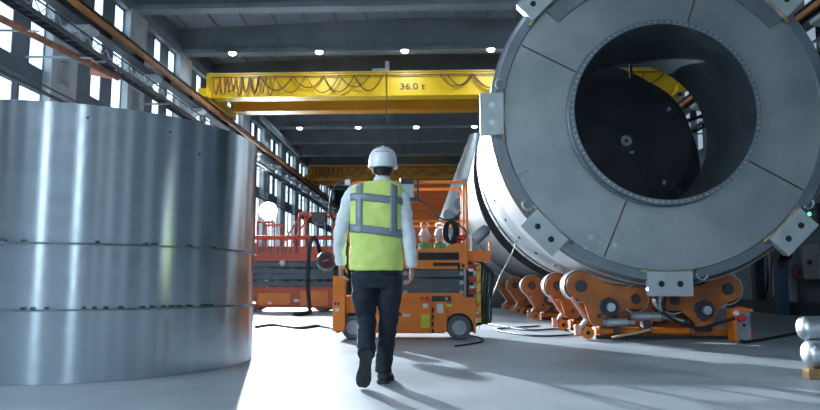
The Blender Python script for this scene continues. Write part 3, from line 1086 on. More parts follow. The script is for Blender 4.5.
x0, x1 = L(349, 0)[0], L(466, 0)[0]
zb, zt = 0.09, L(0, 297)[1]
wc_r, wc_l = L(456.5, 0)[0], L(356, 0)[0]
zw = 0.172
x1c = wc_r + 0.24
chm = MB()
RA = 0.205
xl = wc_l - 0.25
zm_ = zw + RA
for (a, b) in ((xl, wc_l - RA), (wc_l + RA, wc_r - RA), (wc_r + RA, x1c)):
    chm.bb(a, b, YL + 0.02, YL + D - 0.02, zb, zm_)
chm.bb(xl, x1c, YL + 0.02, YL + D - 0.02, zm_, zt)
for c in (wc_l, wc_r):
    for i in range(12):
        a0, a1 = PI - PI * i / 12, PI - PI * (i + 1) / 12
        p0, p1 = (c + RA * math.cos(a0), zw + RA * math.sin(a0)), (c + RA * math.cos(a1), zw + RA * math.sin(a1))
        chm.prism([p0, p1, (p1[0], zm_ + 0.001), (p0[0], zm_ + 0.001)], YL + 0.02, YL + D - 0.02)
ch = chm.build('chassis', orange, root)
# dark boxes fill the notches behind the wheels
MB().bb(wc_r - 0.2, wc_r + 0.2, YL + 0.16, YL + D - 0.16, 0.1, 0.36).bb(wc_l - 0.2, wc_l + 0.2, YL + 0.16, YL + D - 0.16, 0.1, 0.36).build('wheel_notch_fill', darksteel, root)
m = MB()
lbox(m, 364, 293, 463, 297.5, YL - 0.005, YL + D + 0.005)
m.build('chassis_ledge', orange, root)
# doors and panels on the side
for (a, b, c, d) in ((387, 303, 431, 333), (434, 301, 447, 332), (366, 303, 385, 333)):
    m = MB()
    lbox(m, a, b, c, d, YL - 0.004, YL + 0.022, 0.006)
    dr = m.build('access_door', orange, root)
    if a == 387:
        m = MB()
        lbox(m, 421, 314, 430, 328, YL - 0.008, YL - 0.003)
        m.build('yellow_label', yellow, dr)
        m = MB()
        lbox(m, 423, 303.5, 428, 308, YL - 0.008, YL - 0.003)
        lbox(m, 403, 313.5, 410, 316.5, YL - 0.008, YL - 0.003)
        m.build('white_label', white, dr)
        q = P(400, 314, YL - 0.01)
        MB().cyl(q, q + V((0, 0.012, 0)), 0.022, 12).build('lock', black, dr)
    if a == 434:
        m = MB()
        lbox(m, 437, 304, 443, 313, YL - 0.008, YL - 0.003)
        m.build('white_label', white, dr)
        m = MB()
        for yy in (308, 315, 322, 329):
            lbox(m, 431.8, yy, 433.8, yy + 4, YL - 0.006, YL + 0.01)
        m.build('hinge', black, dr)
m = MB()
lbox(m, 445, 304, 452, 307, YL - 0.003, YL + 0.018)
m.build('yellow_label', yellow, root)
# lamp and switch strip
m = MB()
lbox(m, 432, 296, 451, 301.5, YL - 0.012, YL + 0.02)
m.build('switch_panel', blackgl, root)
for px in (422, 427):
    q = P(px, 298.5, YL)
    MB().cyl(q + V((0, -0.02, 0)), q + V((0, 0.02, 0)), 0.028, 12).build('indicator_lamp', red, root, smooth='auto')
for px in (436, 441, 446.5):
    q = P(px, 298.7, YL - 0.012)
    MB().cyl(q + V((0, -0.02, 0)), q, 0.022, 12).build('button', hubgrey if px > 445 else darksteel, root, smooth='auto')
# wheels
for cx in (wc_l, wc_r):
    for yy in (YL, YL + D - 0.13):
        w = MB().lathe([(yy + 0.02, 0.10), (yy, 0.12), (yy, 0.155), (yy + 0.02, 0.172), (yy + 0.11, 0.172), (yy + 0.13, 0.155), (yy + 0.13, 0.1)], (cx, 0, zw), 'Y', 48).build('wheel', tyre, root, smooth='auto')
        MB().lathe([(yy + 0.012, 0.001), (yy + 0.006, 0.04), (yy + 0.02, 0.075), (yy + 0.012, 0.102), (yy + 0.12, 0.102), (yy + 0.12, 0.001)], (cx, 0, zw), 'Y', 32, closed=False).build('hub', hubgrey, w, smooth='auto')
# end guard plate at left with ladder rungs
m = MB()
a, b = L(333, 331), L(346, 276)
m.bb(a[0], b[0], YL - 0.06, YL + 0.1, a[1], b[1], bevel=0.01)
gp = m.build('end_guard', orange, root)
m = MB()
for (px, py) in ((337.5, 309.5), ):
    lbox(m, px - 1.5, py - 1.8, px + 2, py + 1.8, YL - 0.066, YL - 0.058)
m.build('white_label', white, gp)
m = MB()
for px in (336, 339):
    lbox(m, px - 0.8, 302, px + 0.8, 305, YL - 0.066, YL - 0.058)
m.build('slot', black, gp)
m = MB()
m.bb(a[0] + 0.02, L(352, 0)[0], YL + 0.05, YL + 0.75, 0.25, 0.33).bb(a[0] + 0.1, L(352, 0)[0], YL + 0.05, YL + 0.75, L(0, 300)[1], L(0, 296)[1])
m.build('end_crossbar', orange, root)
# scissor arms
ys = [(269.5, 277.5), (278.5, 286.5), (287.5, 295.5)]
for side in (0, 1):
    for i, (ya_, yb_) in enumerate(ys):
        for j in (0, 1):
            yy = YL + 0.04 + j * 0.06 if side == 0 else YL + D - 0.10 - j * 0.06
            tilt = 0.6 if (i + j) % 2 == 0 else -0.6
            a, b = P(352, ya_ + tilt, YL), P(464, ya_ - tilt, YL)
            hgt = (yb_ - ya_) * YL / F_PX
            mm = MB()
            mm.prism([(a.x, a.z - hgt), (a.x, a.z), (b.x, b.z), (b.x, b.z - hgt)], yy, yy + 0.045)
            am = mm.build('scissor_arm', armgrey, root, bevel=0.006)
            if j == 0 and side == 0:
                m = MB()
                for px in (354, 405.5, 461.5):
                    q = P(px, (ya_ + yb_) / 2 + (1.2 if i == 2 else 0), YL + 0.04)
                    m.cyl(q + V((0, -0.025, 0)), q, 0.033, 14)
                m.build('pivot_pin', hubgrey, am, smooth='auto')
m = MB()
for px in (354, 405.5, 461.5):
    for (ya_, yb_) in ys:
        q = P(px, (ya_ + yb_) / 2, YL)
        m.cyl((q.x, YL + 0.05, q.z), (q.x, YL + D - 0.05, q.z), 0.02, 8)
m.build('cross_tube', darksteel, root)
# platform deck
m = MB()
lbox(m, 348, 249, 468, 269, YL, YL + D, 0.008)
pl = m.build('platform', orange, root)
m = MB()
lbox(m, 418, 252.5, 459, 260, YL - 0.006, YL + 0.01)
m.build('dark_slot', black, pl)
m = MB()
lbox(m, 433, 262.5, 459.5, 266, YL - 0.006, YL + 0.01)
lbox(m, 457.5, 262.5, 460, 269, YL - 0.006, YL + 0.01)
m.build('dark_slot', black, pl)
q = P(463, 265.5, YL)
MB().cyl(q + V((0, -0.015, 0)), q, 0.025, 14).build('bolt', darksteel, pl)
a, b, c_ = P(443, 249, YL), P(452, 243.5, YL), P(467, 243.5, YL)
MB().prism([(a.x, a.z), (b.x, b.z), (c_.x, c_.z), (c_.x, a.z)], YL, YL + 0.05).build('toe_board', orange, pl)
m = MB()
lbox(m, 349, 246.5, 443, 249.5, YL + D - 0.04, YL + D)
m.build('toe_board', orange, pl)
# extension deck to the right
m = MB()
lbox(m, 468.5, 250.5, 491.5, 261, YL + 0.12, YL + D - 0.08, 0.006)
lbox(m, 489.5, 241.5, 492, 251, YL + 0.12, YL + 0.22)
m.build('extension_deck', orange, root)
# guard rails
def rail_loop(px0, px1, pyt, pym, Y, nm='guard_rail'):
    a, b = P(px0, 250, YL), P(px1, 250, YL)
    zt_, zm = P(400, pyt, YL).z, P(400, pym, YL).z
    pts = rounded([(a.x, Y, a.z), (a.x, Y, zt_), (b.x, Y, zt_), (b.x, Y, b.z)], 0.13, 6)
    m = MB().tube(pts, 0.022, 10)
    m.tube([(a.x, Y, zm), (b.x, Y, zm)], 0.018, 8)
    return m.build(nm, orange, root, smooth='auto')


rail_loop(349.5, 467, 182, 221.5, YL + 0.02)
rail_loop(352, 464, 182, 221.5, YL + D - 0.02)
m = MB()
for px in (463.2, 409.5):
    a = P(px, 222 if px < 420 else 186, YL + 0.02)
    b = P(px, 250, YL + 0.02)
    m.tube([a, b], 0.018, 8)
m.build('rail_post', orange, root, smooth='auto')
for sxp in (350, 466.5):
    a = P(sxp, 184, YL)
    zm = P(400, 221.5, YL).z
    MB().tube([(a.x, YL + 0.02, a.z), (a.x, YL + D - 0.02, a.z)], 0.022, 8).tube([(a.x, YL + 0.02, zm), (a.x, YL + D - 0.02, zm)], 0.018, 8).build('end_rail', orange, root, smooth='auto')
# extension rails
A = P(490, 243, YL + 0.2)
# control box on the top rail
m = MB()
lbox(m, 401, 184, 414, 199, YL - 0.1, YL + 0.02, 0.01)
cb = m.build('control_box', mat('control_box_grey', (0.38, 0.44, 0.42), 0.5), root)
m = MB()
lbox(m, 400.5, 179.5, 414, 185, YL - 0.11, YL + 0.03, 0.008)
m.build('cover', blackgl, cb)
m = MB()
lbox(m, 408, 198, 418, 202, YL - 0.1, YL + 0.02, 0.008)
lbox(m, 417, 181, 419, 202, YL - 0.07, YL - 0.02)
m.build('bracket', blackgl, cb)
MB().tube(spline([P(418, 199, YL - 0.05), P(428, 206, YL - 0.05), P(440, 218, YL - 0.05), P(452, 219, YL - 0.03), P(461, 212, YL - 0.03)], 8), 0.012, 8).build('control_cable', blackgl, cb, smooth=True)
# hose loop at the left end of the rails
MB().tube(spline([P(348, 181, YL), P(336, 186, YL), P(331, 197, YL), P(330, 210, YL), P(333, 219, YL), P(340, 228, YL), P(348, 246, YL)], 8), 0.02, 8).build('hose', black, root, smooth=True)
MB().bb(L(347, 0)[0], L(352, 0)[0], YL - 0.02, YL + 0.03, L(0, 187)[1], L(0, 182)[1]).build('rail_clamp', white, root)
# rear machinery at the right end: ladder, hazard post
m = MB()
a, b = L(468, 322), L(480, 262)
for k in range(5):
    z = a[1] + (b[1] - a[1]) * (k + 0.3) / 5
    m.bb(a[0] + 0.02, L(477, 0)[0], YL + 0.15, YL + 0.65, z, z + 0.09)
m.build('ladder_step', redor, root)
m = MB()
m.bb(a[0], a[0] + 0.09, YL + 0.2, YL + 0.6, a[1] - 0.03, b[1])
m.build('ladder_frame', darksteel, root)
pa, pb = L(477.5, 323), L(481, 266)
hp = MB().bb(pa[0], pb[0], YL + 0.12, YL + 0.18, pa[1], pb[1]).build('hazard_post', yellow, root)
m = MB()
for k in range(5):
    z = pa[1] + (pb[1] - pa[1]) * (k + 0.3) / 5
    m.prism([(pa[0], z), (pb[0], z + 0.04), (pb[0], z + 0.1), (pa[0], z + 0.06)], YL + 0.117, YL + 0.121)
m.build('stripe', orange, hp)
rnd = random.Random(5)
for k in range(5):
    x = 481 + k * 2.6
    e = rnd.uniform(-3, 2)
    MB().tube(spline([P(476 + k, 261, YL + 0.3), P(x + 1, 264 + 2 * k, YL + 0.28), P(x + e, 284, YL + 0.25 + 0.03 * k), P(x - e * 0.6, 305, YL + 0.25), P(x - 1, 322, YL + 0.25), P(x - 7, 326 - k * 2, YL + 0.3)], 6), 0.016 + 0.004 * (k % 2), 7).build('hose', black if k % 2 == 0 else darksteel, root, smooth=True)
m = MB()
for px, py, s_ in ((471, 270, 1), (472, 287, 1), (472, 305, 1), (475, 313, 1)):
    q = P(px, py, YL + 0.1)
    m.box(q, (0.07, 0.05, 0.04))
m.build('fitting', palesteel, root)

# valve fittings on the deck
def valve(px, lab, k):
    b = P(px, 246.5, YL + 0.3)
    zf = P(400, 249, YL).z
    b.z = zf
    r = empty('gas_valve', b, lab, 'valve', 'gas valves on the lift deck')
    h = 0.34
    MB().lathe([(0, 0.001), (0, 0.085), (0.09, 0.085), (0.11, 0.05), (0.11, 0.001)], b, 'Z', 20, closed=False).build('base', green, r, smooth='auto')
    MB().lathe([(0.11, 0.04), (0.16, 0.075), (0.24, 0.08), (0.30, 0.05), (0.32, 0.001)], b, 'Z', 20, closed=False).build('body', palesteel, r, smooth='auto')
    MB().tube([b + V((0.055 * math.cos(a), 0, 0.36 + 0.055 * math.sin(a))) for a in [2 * PI * i / 14 for i in range(14)]], 0.012, 6, closed=True).build('ring', palesteel, r, smooth=True)
    MB().cyl(b + V((-0.10, -0.03, 0.2)), b + V((0.10, -0.03, 0.2)), 0.022, 12).build('outlet', greysteel, r, smooth='auto')


valve(424.5, 'silver valve on a green base standing on the lift deck, next to the worker elbow', 0)
valve(440, 'silver valve on a green base on the lift deck, farther from the worker', 1)
m = MB()
b = P(432, 248, YL + 0.35)
m.bb(b.x - 0.34, b.x + 0.26, YL + 0.2, YL + 0.55, P(400, 249, YL).z + 0.001, P(400, 249, YL).z + 0.05)
o = m.build('tool_tray', blackgl, loc=b)
# keep the tray beside the valves
bpy.data.objects.remove(o)
# red clamp and cables hung on the rail
b = P(458.5, 237, YL + 0.03)
r = empty('pipe_clamp', b, 'small red clamp hung from the mid rail of the scissor lift', 'clamp')
MB().tube([b + V((-0.09, 0, 0.0)), b + V((0, 0, -0.02)), b + V((0.09, 0, 0.02))], 0.03, 8).tube([b + V((0, 0, -0.02)), b + V((0.0, 0, -0.1))], 0.03, 8).build('jaw', red, r, smooth='auto')
MB().tube([b, P(459, 222, YL + 0.03)], 0.008, 6).build('strap', blackgl, r)
m = MB()
for k in range(5):
    c = P(448.5 + k * 1.1, 232, YL - 0.03 + 0.012 * k)
    m.tube([c + V((0.075 * math.cos(q), 0.01 * math.sin(q * 3 + k), (0.145 + 0.008 * k) * math.sin(q))) for q in [2 * PI * i / 24 for i in range(24)]], 0.012, 7, closed=True)
tag(m.build('cable_coil', black, loc=P(450, 222, YL), smooth=True), 'coil of black cable hung on the mid rail of the scissor lift', 'cable')
cable('cable', [P(452, 219, YL - 0.03), P(458, 224, YL - 0.05), P(466, 232, YL - 0.05), P(463, 240, YL - 0.03), P(452, 236, YL - 0.03)], 0.012, 'thin black cable draped around the right corner post of the lift rails', blackgl)

# ================================================================= SCISSOR LIFT (far, red)
Y2 = 20.15


def box2(m, x0, y0, x1, y1, ya, yb, bevel=0.0):
    a, b = P(x0, y0, Y2), P(x1, y1, Y2)
    m.bb(a.x, b.x, ya, yb, b.z, a.z, bevel)
    return m


root = empty('scissor_lift', (P(290, 311, Y2).x, Y2 + 0.5, 0), 'farther red orange scissor lift between the silver ring and the worker', 'scissor lift')
D2 = 1.1
m = MB()
box2(m, 240, 287, 336, 308, Y2, Y2 + D2, 0.02)
m.build('chassis', redor, root)
m = MB()
box2(m, 258, 293, 290, 305, Y2 - 0.01, Y2 + 0.02)
box2(m, 300, 291, 328, 306, Y2 - 0.01, Y2 + 0.02)
dd = m.build('access_door', orange, root, bevel=0.01)
m = MB()
box2(m, 294, 299, 299, 302, Y2 - 0.012, Y2 + 0.01)
box2(m, 268, 302, 272, 304, Y2 - 0.022, Y2 - 0.005)
m.build('white_label', white, root)
for px in (252, 322):
    for yy in (Y2 + 0.03, Y2 + D2 - 0.23):
        q = P(px, 304, Y2)
        w = MB().lathe([(yy, 0.001), (yy, 0.22), (yy + 0.03, 0.25), (yy + 0.17, 0.25), (yy + 0.2, 0.22), (yy + 0.2, 0.001)], (q.x, 0, 0.252), 'Y', 32, closed=False).build('wheel', tyre, root, smooth='auto')
for i in range(4):
    ya_ = 262 + i * 6.3
    for side in (0, 1):
        m = MB()
        yy = Y2 + 0.05 if side == 0 else Y2 + D2 - 0.15
        a, b = P(244, ya_, Y2), P(333, ya_ + (0.8 if i % 2 else -0.8), Y2)
        h = 5.2 * Y2 / F_PX
        m.prism([(a.x, a.z - h), (a.x, a.z), (b.x, b.z), (b.x, b.z - h)], yy, yy + 0.1)
        m.build('scissor_arm', armgrey, root, bevel=0.01)
m = MB()
box2(m, 242, 254, 334, 261, Y2, Y2 + D2)
box2(m, 242, 246.5, 334, 254, Y2 - 0.03, Y2 + D2 + 0.03)
m.build('platform', redor, root)
p = P(258, 259.5, Y2)
text('IPT1012', 0.24, (p.x, Y2 - 0.034, P(0, 253.5, Y2).z), root, darksteel, sx=1.5)
m = MB()
q = P(283, 263, Y2)
m.sph((q.x, Y2 - 0.05, q.z), 0.09)
m.build('round_plate', white, root, smooth=True)
m = MB()
for yy in (Y2 + 0.03, Y2 + D2 - 0.03):
    for py, rr in ((213, 0.035), (236.5, 0.035)):
        a, b = P(242, py, Y2), P(333, py, Y2)
        if py == 213:
            a = P(299, py, Y2)
        m.tube([(a.x, yy, a.z), (b.x, yy, b.z)], rr, 8)
    for px, pt in ((257, 236), (274, 222), (287, 236), (299, 213), (333, 213)):
        a, b = P(px, pt, Y2), P(px, 248, Y2)
        m.tube([(a.x, yy, a.z), (b.x, yy, b.z)], 0.032, 8)
    a, b = P(283, 243, Y2), P(301, 214, Y2)
    m.tube([(a.x, yy, a.z), (b.x, yy, b.z)], 0.03, 8)
    a, b = P(274, 222, Y2), P(257, 222, Y2)
    m.tube([(a.x, yy, a.z), (b.x, yy, b.z)], 0.03, 8)
    a, b = P(257, 222, Y2), P(257, 236, Y2)
    m.tube([(a.x, yy, a.z), (b.x, yy, b.z)], 0.03, 8)
m.build('guard_rail', redor, root, smooth='auto')
m = MB()
for px in (257.5, 299, 333):
    for py in (213, 236.5):
        if px < 290 and py == 213:
            continue
        a = P(px, py, Y2)
        m.tube([(a.x, Y2 + 0.03, a.z), (a.x, Y2 + D2 - 0.03, a.z)], 0.03, 8)
m.build('end_rail', redor, root, smooth='auto')
m = MB()
box2(m, 314, 213.5, 327, 223, Y2 - 0.25, Y2, 0.03)
cb = m.build('control_box', blackgl, root)
m = MB()
box2(m, 318, 222, 324, 226, Y2 - 0.2, Y2)
m.build('plug', blackgl, cb)

# hose arching up from the floor to the deck of the farther lift
pts = [V((-3.6, 17.3, 0.06)), V((-3.35, 18.0, 0.07)), P(309.5, 308, 18.9), P(308, 285, 19.2), P(309, 252, 19.4), P(313, 238, 19.5), P(317.5, 243, 19.6), P(320, 254, 19.9), P(322, 262, 20.05)]
cable('hose', pts, 0.055, 'thick black hose arching from the floor up to the farther lift', black)
# round black drum beside the worker's hand
q = P(326, 261, YL + 0.1)
r = empty('hose_reel', q, 'black round reel with red badge, just left of the worker hand', 'reel')
MB().lathe([(-0.09, 0.001), (-0.09, 0.06), (-0.075, 0.11), (-0.03, 0.14), (0.06, 0.14), (0.09, 0.11), (0.09, 0.001)], q, 'Y', 36, closed=False).build('drum', blackgl, r, smooth='auto')
MB().box(q + V((0.0, -0.094, 0.0)), (0.09, 0.01, 0.022), Matrix.Rotation(-0.25, 3, 'Y')).build('badge', red, r)
MB().bb(q.x, P(347, 0, YL).x, q.y + 0.06, q.y + 0.1, q.z - 0.03, q.z + 0.03).build('bracket', darksteel, r)

# ================================================================= FLOODLIGHT on its mast
lp = P(268, 211, 34.4)
r = empty('floodlight', (lp.x, lp.y, 0), 'dazzling white floodlight on a slim mast above the farther lift', 'floodlight')
MB().cyl((lp.x, lp.y + 0.1, 0.02), (lp.x, lp.y + 0.1, lp.z - 0.35), 0.09, 14).build('mast', white, r, smooth='auto')
MB().cyl((lp.x, lp.y + 0.1, 0.0), (lp.x, lp.y + 0.1, 0.03), 0.35, 24).build('foot', darksteel, r)
d = (V((0, 7, 0.0)) - lp).normalized()
qd = d.to_track_quat('-Y', 'Z').to_matrix()
MB().cyl(lp - d * 0.12, lp + d * 0.08, 0.46, 32).build('housing', darksteel, r, smooth='auto')
MB().cyl(lp + d * 0.081, lp + d * 0.1, 0.42, 32).build('lens', floodglow, r)
ld = bpy.data.lights.new('floodlight_beam', 'SPOT')
ld.energy = 36000
ld.spot_size = math.radians(34)
ld.spot_blend = 0.6
ld.shadow_soft_size = 0.22
ld.color = (0.85, 0.94, 1.0)
lo = bpy.data.objects.new('floodlight_beam', ld)
col.objects.link(lo)
lo.location = lp + d * 0.25 - V((lp.x, lp.y, 0))
lo.rotation_euler = d.to_track_quat('-Z', 'Y').to_euler()
lo.parent = r

# second floodlight, on the left wall behind the silver ring
lq = V((-8.75, 25.6, 5.75))
r = empty('floodlight', lq, 'second floodlight fixed to the left wall, hidden behind the silver ring', 'floodlight')
d = (V((0.6, 4.5, 0.3)) - lq).normalized()
MB().cyl(lq - d * 0.12, lq + d * 0.08, 0.26, 28).build('housing', darksteel, r, smooth='auto')
MB().cyl(lq + d * 0.081, lq + d * 0.1, 0.23, 28).build('lens', lampglow, r)
MB().bb(-9.49, -8.8, 25.68, 25.74, 5.72, 5.78).build('bracket', darksteel, r)
ld = bpy.data.lights.new('floodlight_beam', 'SPOT')
ld.energy = 62000
ld.spot_size = math.radians(46)
ld.spot_blend = 0.5
ld.shadow_soft_size = 0.14
ld.color = (0.82, 0.92, 1.0)
lo = bpy.data.objects.new('floodlight_beam', ld)
col.objects.link(lo)
lo.location = d * 0.25
lo.rotation_euler = d.to_track_quat('-Z', 'Y').to_euler()
lo.parent = r

# ================================================================= RIGHT SIDE
# pipes on a block
bz = 0.085
p = G(812, 379.5, 0)
blk = MB().bb(p.x - 0.02, p.x + 0.9, p.y, p.y + 0.12, 0.0, bz).build('timber_block', wood, loc=(p.x, p.y, 0), bevel=0.006)
tag(blk, 'rough wooden block under the silver pipes', 'timber')
for (px, lab) in ((803, 'lower of the two silver pipes, resting on the wooden block'), (799.5, 'upper of the two silver pipes at the right edge')):
    low = 'lower' in lab
    yy = p.y + (0.07 if low else 0.11)
    rr = 0.116 if low else 0.10
    z = bz + 0.116 if low else bz + 0.232 + 0.092
    x = P(px, 350, yy).x
    r = empty('pipe', (x + 0.9, yy, z - rr), lab, 'pipe', 'silver pipes at the right edge')
    prof = [(0.0, 0.001)] + [(rr * 0.55 * (1 - math.cos(a_)), rr * math.sin(a_) ** 0.8) for a_ in [PI / 2 * i / 8 for i in range(1, 9)]] + [(1.9, rr), (1.9, 0.001)]
    MB().lathe(prof, (x, yy, z), 'X', 48, closed=False).build('barrel', pipem, r, smooth='auto')

# things on the right wall (seen below the vessel's right edge)
XR = XW


def RWp(px, py, off=0.0):
    """point on the right wall plane"""
    d = FW * F_PX + RT * (px - 410) + UP * (205 - py)
    return d * ((XR - off) / d.x) + V((0, 0, EYE))


for (px, py, w, h, lab) in ((812, 214, 0.7, 0.5, 'small black wall box with a green light beyond the lower right lug'), (812, 262, 0.8, 0.9, 'grey electrical cabinet on the wall right of the vessel'), (800, 272, 0.5, 0.4, 'dark switch box with red knob low on the right wall')):
    q = RWp(px, py, 0.2)
    r = empty('wall_box', q - V((0, 0, h / 2)), lab, 'electrical box')
    MB().bb(XR - 0.25, XR - 0.002, q.y - w / 2, q.y + w / 2, q.z - h / 2, q.z + h / 2, bevel=0.02).build('housing', darksteel if 'grey' not in lab else greysteel, r)
    if 'green' in lab:
        MB().sph((XR - 0.26, q.y, q.z), 0.05).build('indicator', ledgreen, r)
    else:
        MB().cyl((XR - 0.3, q.y, q.z), (XR - 0.24, q.y, q.z), 0.07, 12).build('knob', red if 'red' in lab else blackgl, r)
q = RWp(790, 285, 0.8)
r = empty('bollard', (q.x - 0.2, q.y, 0), 'dark blue steel post with a round reel on top, near the right wall', 'post')
MB().bb(q.x - 0.35, q.x - 0.1, q.y - 0.13, q.y + 0.13, 0.0, 1.45, bevel=0.02).build('post', blue, r)
MB().cyl((q.x - 0.4, q.y - 0.15, 1.75), (q.x - 0.1, q.y - 0.15, 1.75), 0.36, 28).cyl((q.x - 0.3, q.y - 0.15, 1.2), (q.x - 0.2, q.y - 0.15, 1.6), 0.05, 10).build('reel', blackgl, r, smooth='auto')
for k, (px, lab) in enumerate(((763, 'first black cable loop hanging on the right wall, nearest the vessel'), (772, 'second black cable loop hanging on the right wall'), (781, 'third black cable loop hanging on the right wall, by the blue post'))):
    off = 0.12 + 0.1 * k
    a = RWp(px + 5, 205 + k * 8, off)
    b = RWp(px, 300, off)
    c = RWp(px + 5, 280 + 6 * k, off)
    e = RWp(px + 7, 215 + 5 * k, off)
    cable('hanging_cable', [a, a.lerp(b, 0.5) + V((0, 0.15, 0)), b, c, c.lerp(e, 0.5), e], 0.03, lab)
# low dark bench at the wall
a = RWp(782, 318, 0.6)
MB_ = MB().bb(XR - 0.9, XR - 0.1, a.y - 2.2, a.y + 3.0, 0.0, 0.32, bevel=0.02)
tag(MB_.build('floor_trunking', darksteel, loc=(XR - 0.5, a.y, 0)), 'low dark trunking along the foot of the right wall', 'trunking')
# dark steel stanchion
a = RWp(752, 250, 0.5)
tag(MB().bb(XR - 0.5, XR - 0.25, a.y - 0.15, a.y + 0.15, 0, 6.8).bb(XR - 0.5, XR - 0.02, a.y - 0.15, a.y + 0.15, 6.6, 6.75).build('steel_stanchion', darksteel, loc=(XR - 0.4, a.y, 0)), 'dark steel upright against the right wall, below the vessel edge', 'post')

# floor cables
cable('floor_cable', [G(478, 322, 0.02), G(500, 326, 0.02), G(530, 330, 0.02), G(560, 329, 0.02), G(575, 334, 0.02), G(540, 336, 0.02), G(512, 333, 0.02), G(498, 329, 0.02), G(540, 326, 0.02)], 0.016, 'tangle of dark cable on the floor between lift and rotators')
cable('floor_cable', [G(466, 335, 0.015), G(478, 337, 0.015), G(483, 341, 0.015), G(470, 344, 0.015), G(455, 346, 0.015)], 0.012, 'thin dark cable curling on the floor beside the lift wheel')
cable('floor_cable', [G(256, 327, 0.02), G(275, 325, 0.02), G(300, 328, 0.02), G(320, 326, 0.02), G(345, 331, 0.02)], 0.03, 'dark cable on the floor between silver ring and worker')
# sling wire from the side of the vessel down to the floor
A = P(517, 240, 11.5)
cable('wire_sling', [A, A.lerp(P(502, 272, 11.0), 0.5) + V((0.02, 0, 0)), P(502, 272, 11.0), P(492, 296, 10.9), G(478, 330, 0.03)], 0.009, 'thin grey wire hanging from the vessel side to the floor', greysteel)
# silver stub on the side of the vessel at the end of the lift deck
A, B = P(470, 243, 12.6), P(483, 232, 13.6)
A2 = V((0.35, 12.9, P(400, 240, 12.9).z))
r = empty('pipe_stub', (A + B) / 2, 'short silver pipe stub poking out past the lift rails', 'pipe')
MB().cyl(A, B + (B - A) * 0.1, 0.12, 24).build('barrel', vess_w, r, smooth='auto')
MB().lathe([(0, 0.10), (0, 0.14), (0.03, 0.14), (0.03, 0.10)], A, 'X', 24).build('lip', palesteel, r, smooth='auto')

# ================================================================= THE WORKER
YP = 5.55


def B(px, py, dy=0.0):
    p = P(px, py, YP + dy)
    return p


def ell(c, rx, ry, n=24, tilt=None, sq=2.2):
    out = []
    for k in range(n):
        a = 2 * PI * k / n
        ca, sa = math.cos(a), math.sin(a)
        x = math.copysign(abs(ca) ** (2 / sq), ca) * rx
        y = math.copysign(abs(sa) ** (2 / sq), sa) * ry
        v = V((x, y, 0))
        if tilt is not None:
            v = tilt @ v
        out.append(V(c) + v)
    return out


def limb(m, pts, rad, n=16):
    """pts through the joints; rad (rx, ry) per point"""
    pts = [V(p) for p in pts]
    rings = []
    for i, p in enumerate(pts):
        t = (pts[min(i + 1, len(pts) - 1)] - pts[max(0, i - 1)]).normalized()
        xa = V((1, 0, 0))
        xa = (xa - t * xa.dot(t)).normalized()
        ya = t.cross(xa)
        rx, ry = rad[i] if isinstance(rad[i], tuple) else (rad[i], rad[i])
        rings.append([p + xa * math.cos(2 * PI * k / n) * rx + ya * math.sin(2 * PI * k / n) * ry for k in range(n)])
    m.loft(rings)
    return m


def limbs(m, pts, rad, n=16, sub=5):
    """limb through a smooth curve"""
    sp = spline(pts, sub)
    rr = []
    N = len(pts)
    R2 = [r if isinstance(r, tuple) else (r, r) for r in rad]
    for i in range(len(sp)):
        t = min(i / sub, N - 1 - 1e-6)
        a = int(t)
        u = t - a
        u = u * u * (3 - 2 * u)
        rr.append((R2[a][0] * (1 - u) + R2[a + 1][0] * u, R2[a][1] * (1 - u) + R2[a + 1][1] * u))
    return limb(m, sp, rr, n)


root = empty('person', (B(377, 0).x, 5.5, 0), 'person in white hard hat, yellow high visibility vest and dark jeans, walking away', 'person')

TOR = [  # px centre, py, half width, half depth
    (376, 276, .185, .125), (376, 262, .19, .13), (376.5, 246, .185, .122), (376.5, 230, .19, .125), (377, 215, .20, .13), (377, 203, .205, .13),
    (377.5, 195, .207, .118), (378, 189, .195, .10), (380, 184.5, .135, .085), (381.5, 181, .08, .07)]


def torso(m, grow, top=99, bottom=0):
    rings = []
    for (px, py, rx, ry) in TOR[bottom:top]:
        c = B(px, py, 0.0)
        rings.append(ell(c, rx + grow, ry + grow, 28, sq=2.4))
    m.loft(rings)
    return m


# joints
ShL, ElL, WrL = B(352.5, 196), B(340.5, 234, -0.02), B(341, 263, 0.05)
ShR, ElR, WrR = B(400, 197), B(408, 236, -0.03), B(411.5, 266, -0.02)
HipL, KnL, AnL = B(364.5, 278), B(366, 318, 0.04), B(366.5, 350, -0.24)
HipR, KnR, AnR = B(390, 278), B(388.5, 320, 0.10), B(383, 369, 0.10)
AnR.z = 0.11
Neck = B(382, 184)
HeadC = B(383, 163, 0.02)

# ---- body: one continuous skin
m = MB()
torso(m, -0.03)
limbs(m, [B(382, 188), B(382.5, 180), B(383, 171, 0.01)], [.06, .054, .056])
m.sph(HeadC + V((0, 0.0, 0.0)), 1, 0.078, 0.098, 0.105, 28, 18)            # cranium
m.sph(HeadC + V((0, 0.035, -0.055)), 1, 0.058, 0.066, 0.07, 20, 14)         # jaw
m.sph(HeadC + V((0, 0.105, -0.035)), 1, 0.014, 0.022, 0.024, 10, 8)          # nose
for s_ in (-1, 1):
    e = HeadC + V((s_ * 0.080, 0.0, -0.058))
    m.sph(e, 1, 0.011, 0.020, 0.032, 12, 8)
limbs(m, [ShL, ElL, WrL], [.045, .036, .027])
limbs(m, [ShR, ElR, WrR], [.045, .036, .027])
limbs(m, [HipL, KnL, AnL], [.075, .052, .038])
limbs(m, [HipR, KnR, AnR], [.075, .052, .038])


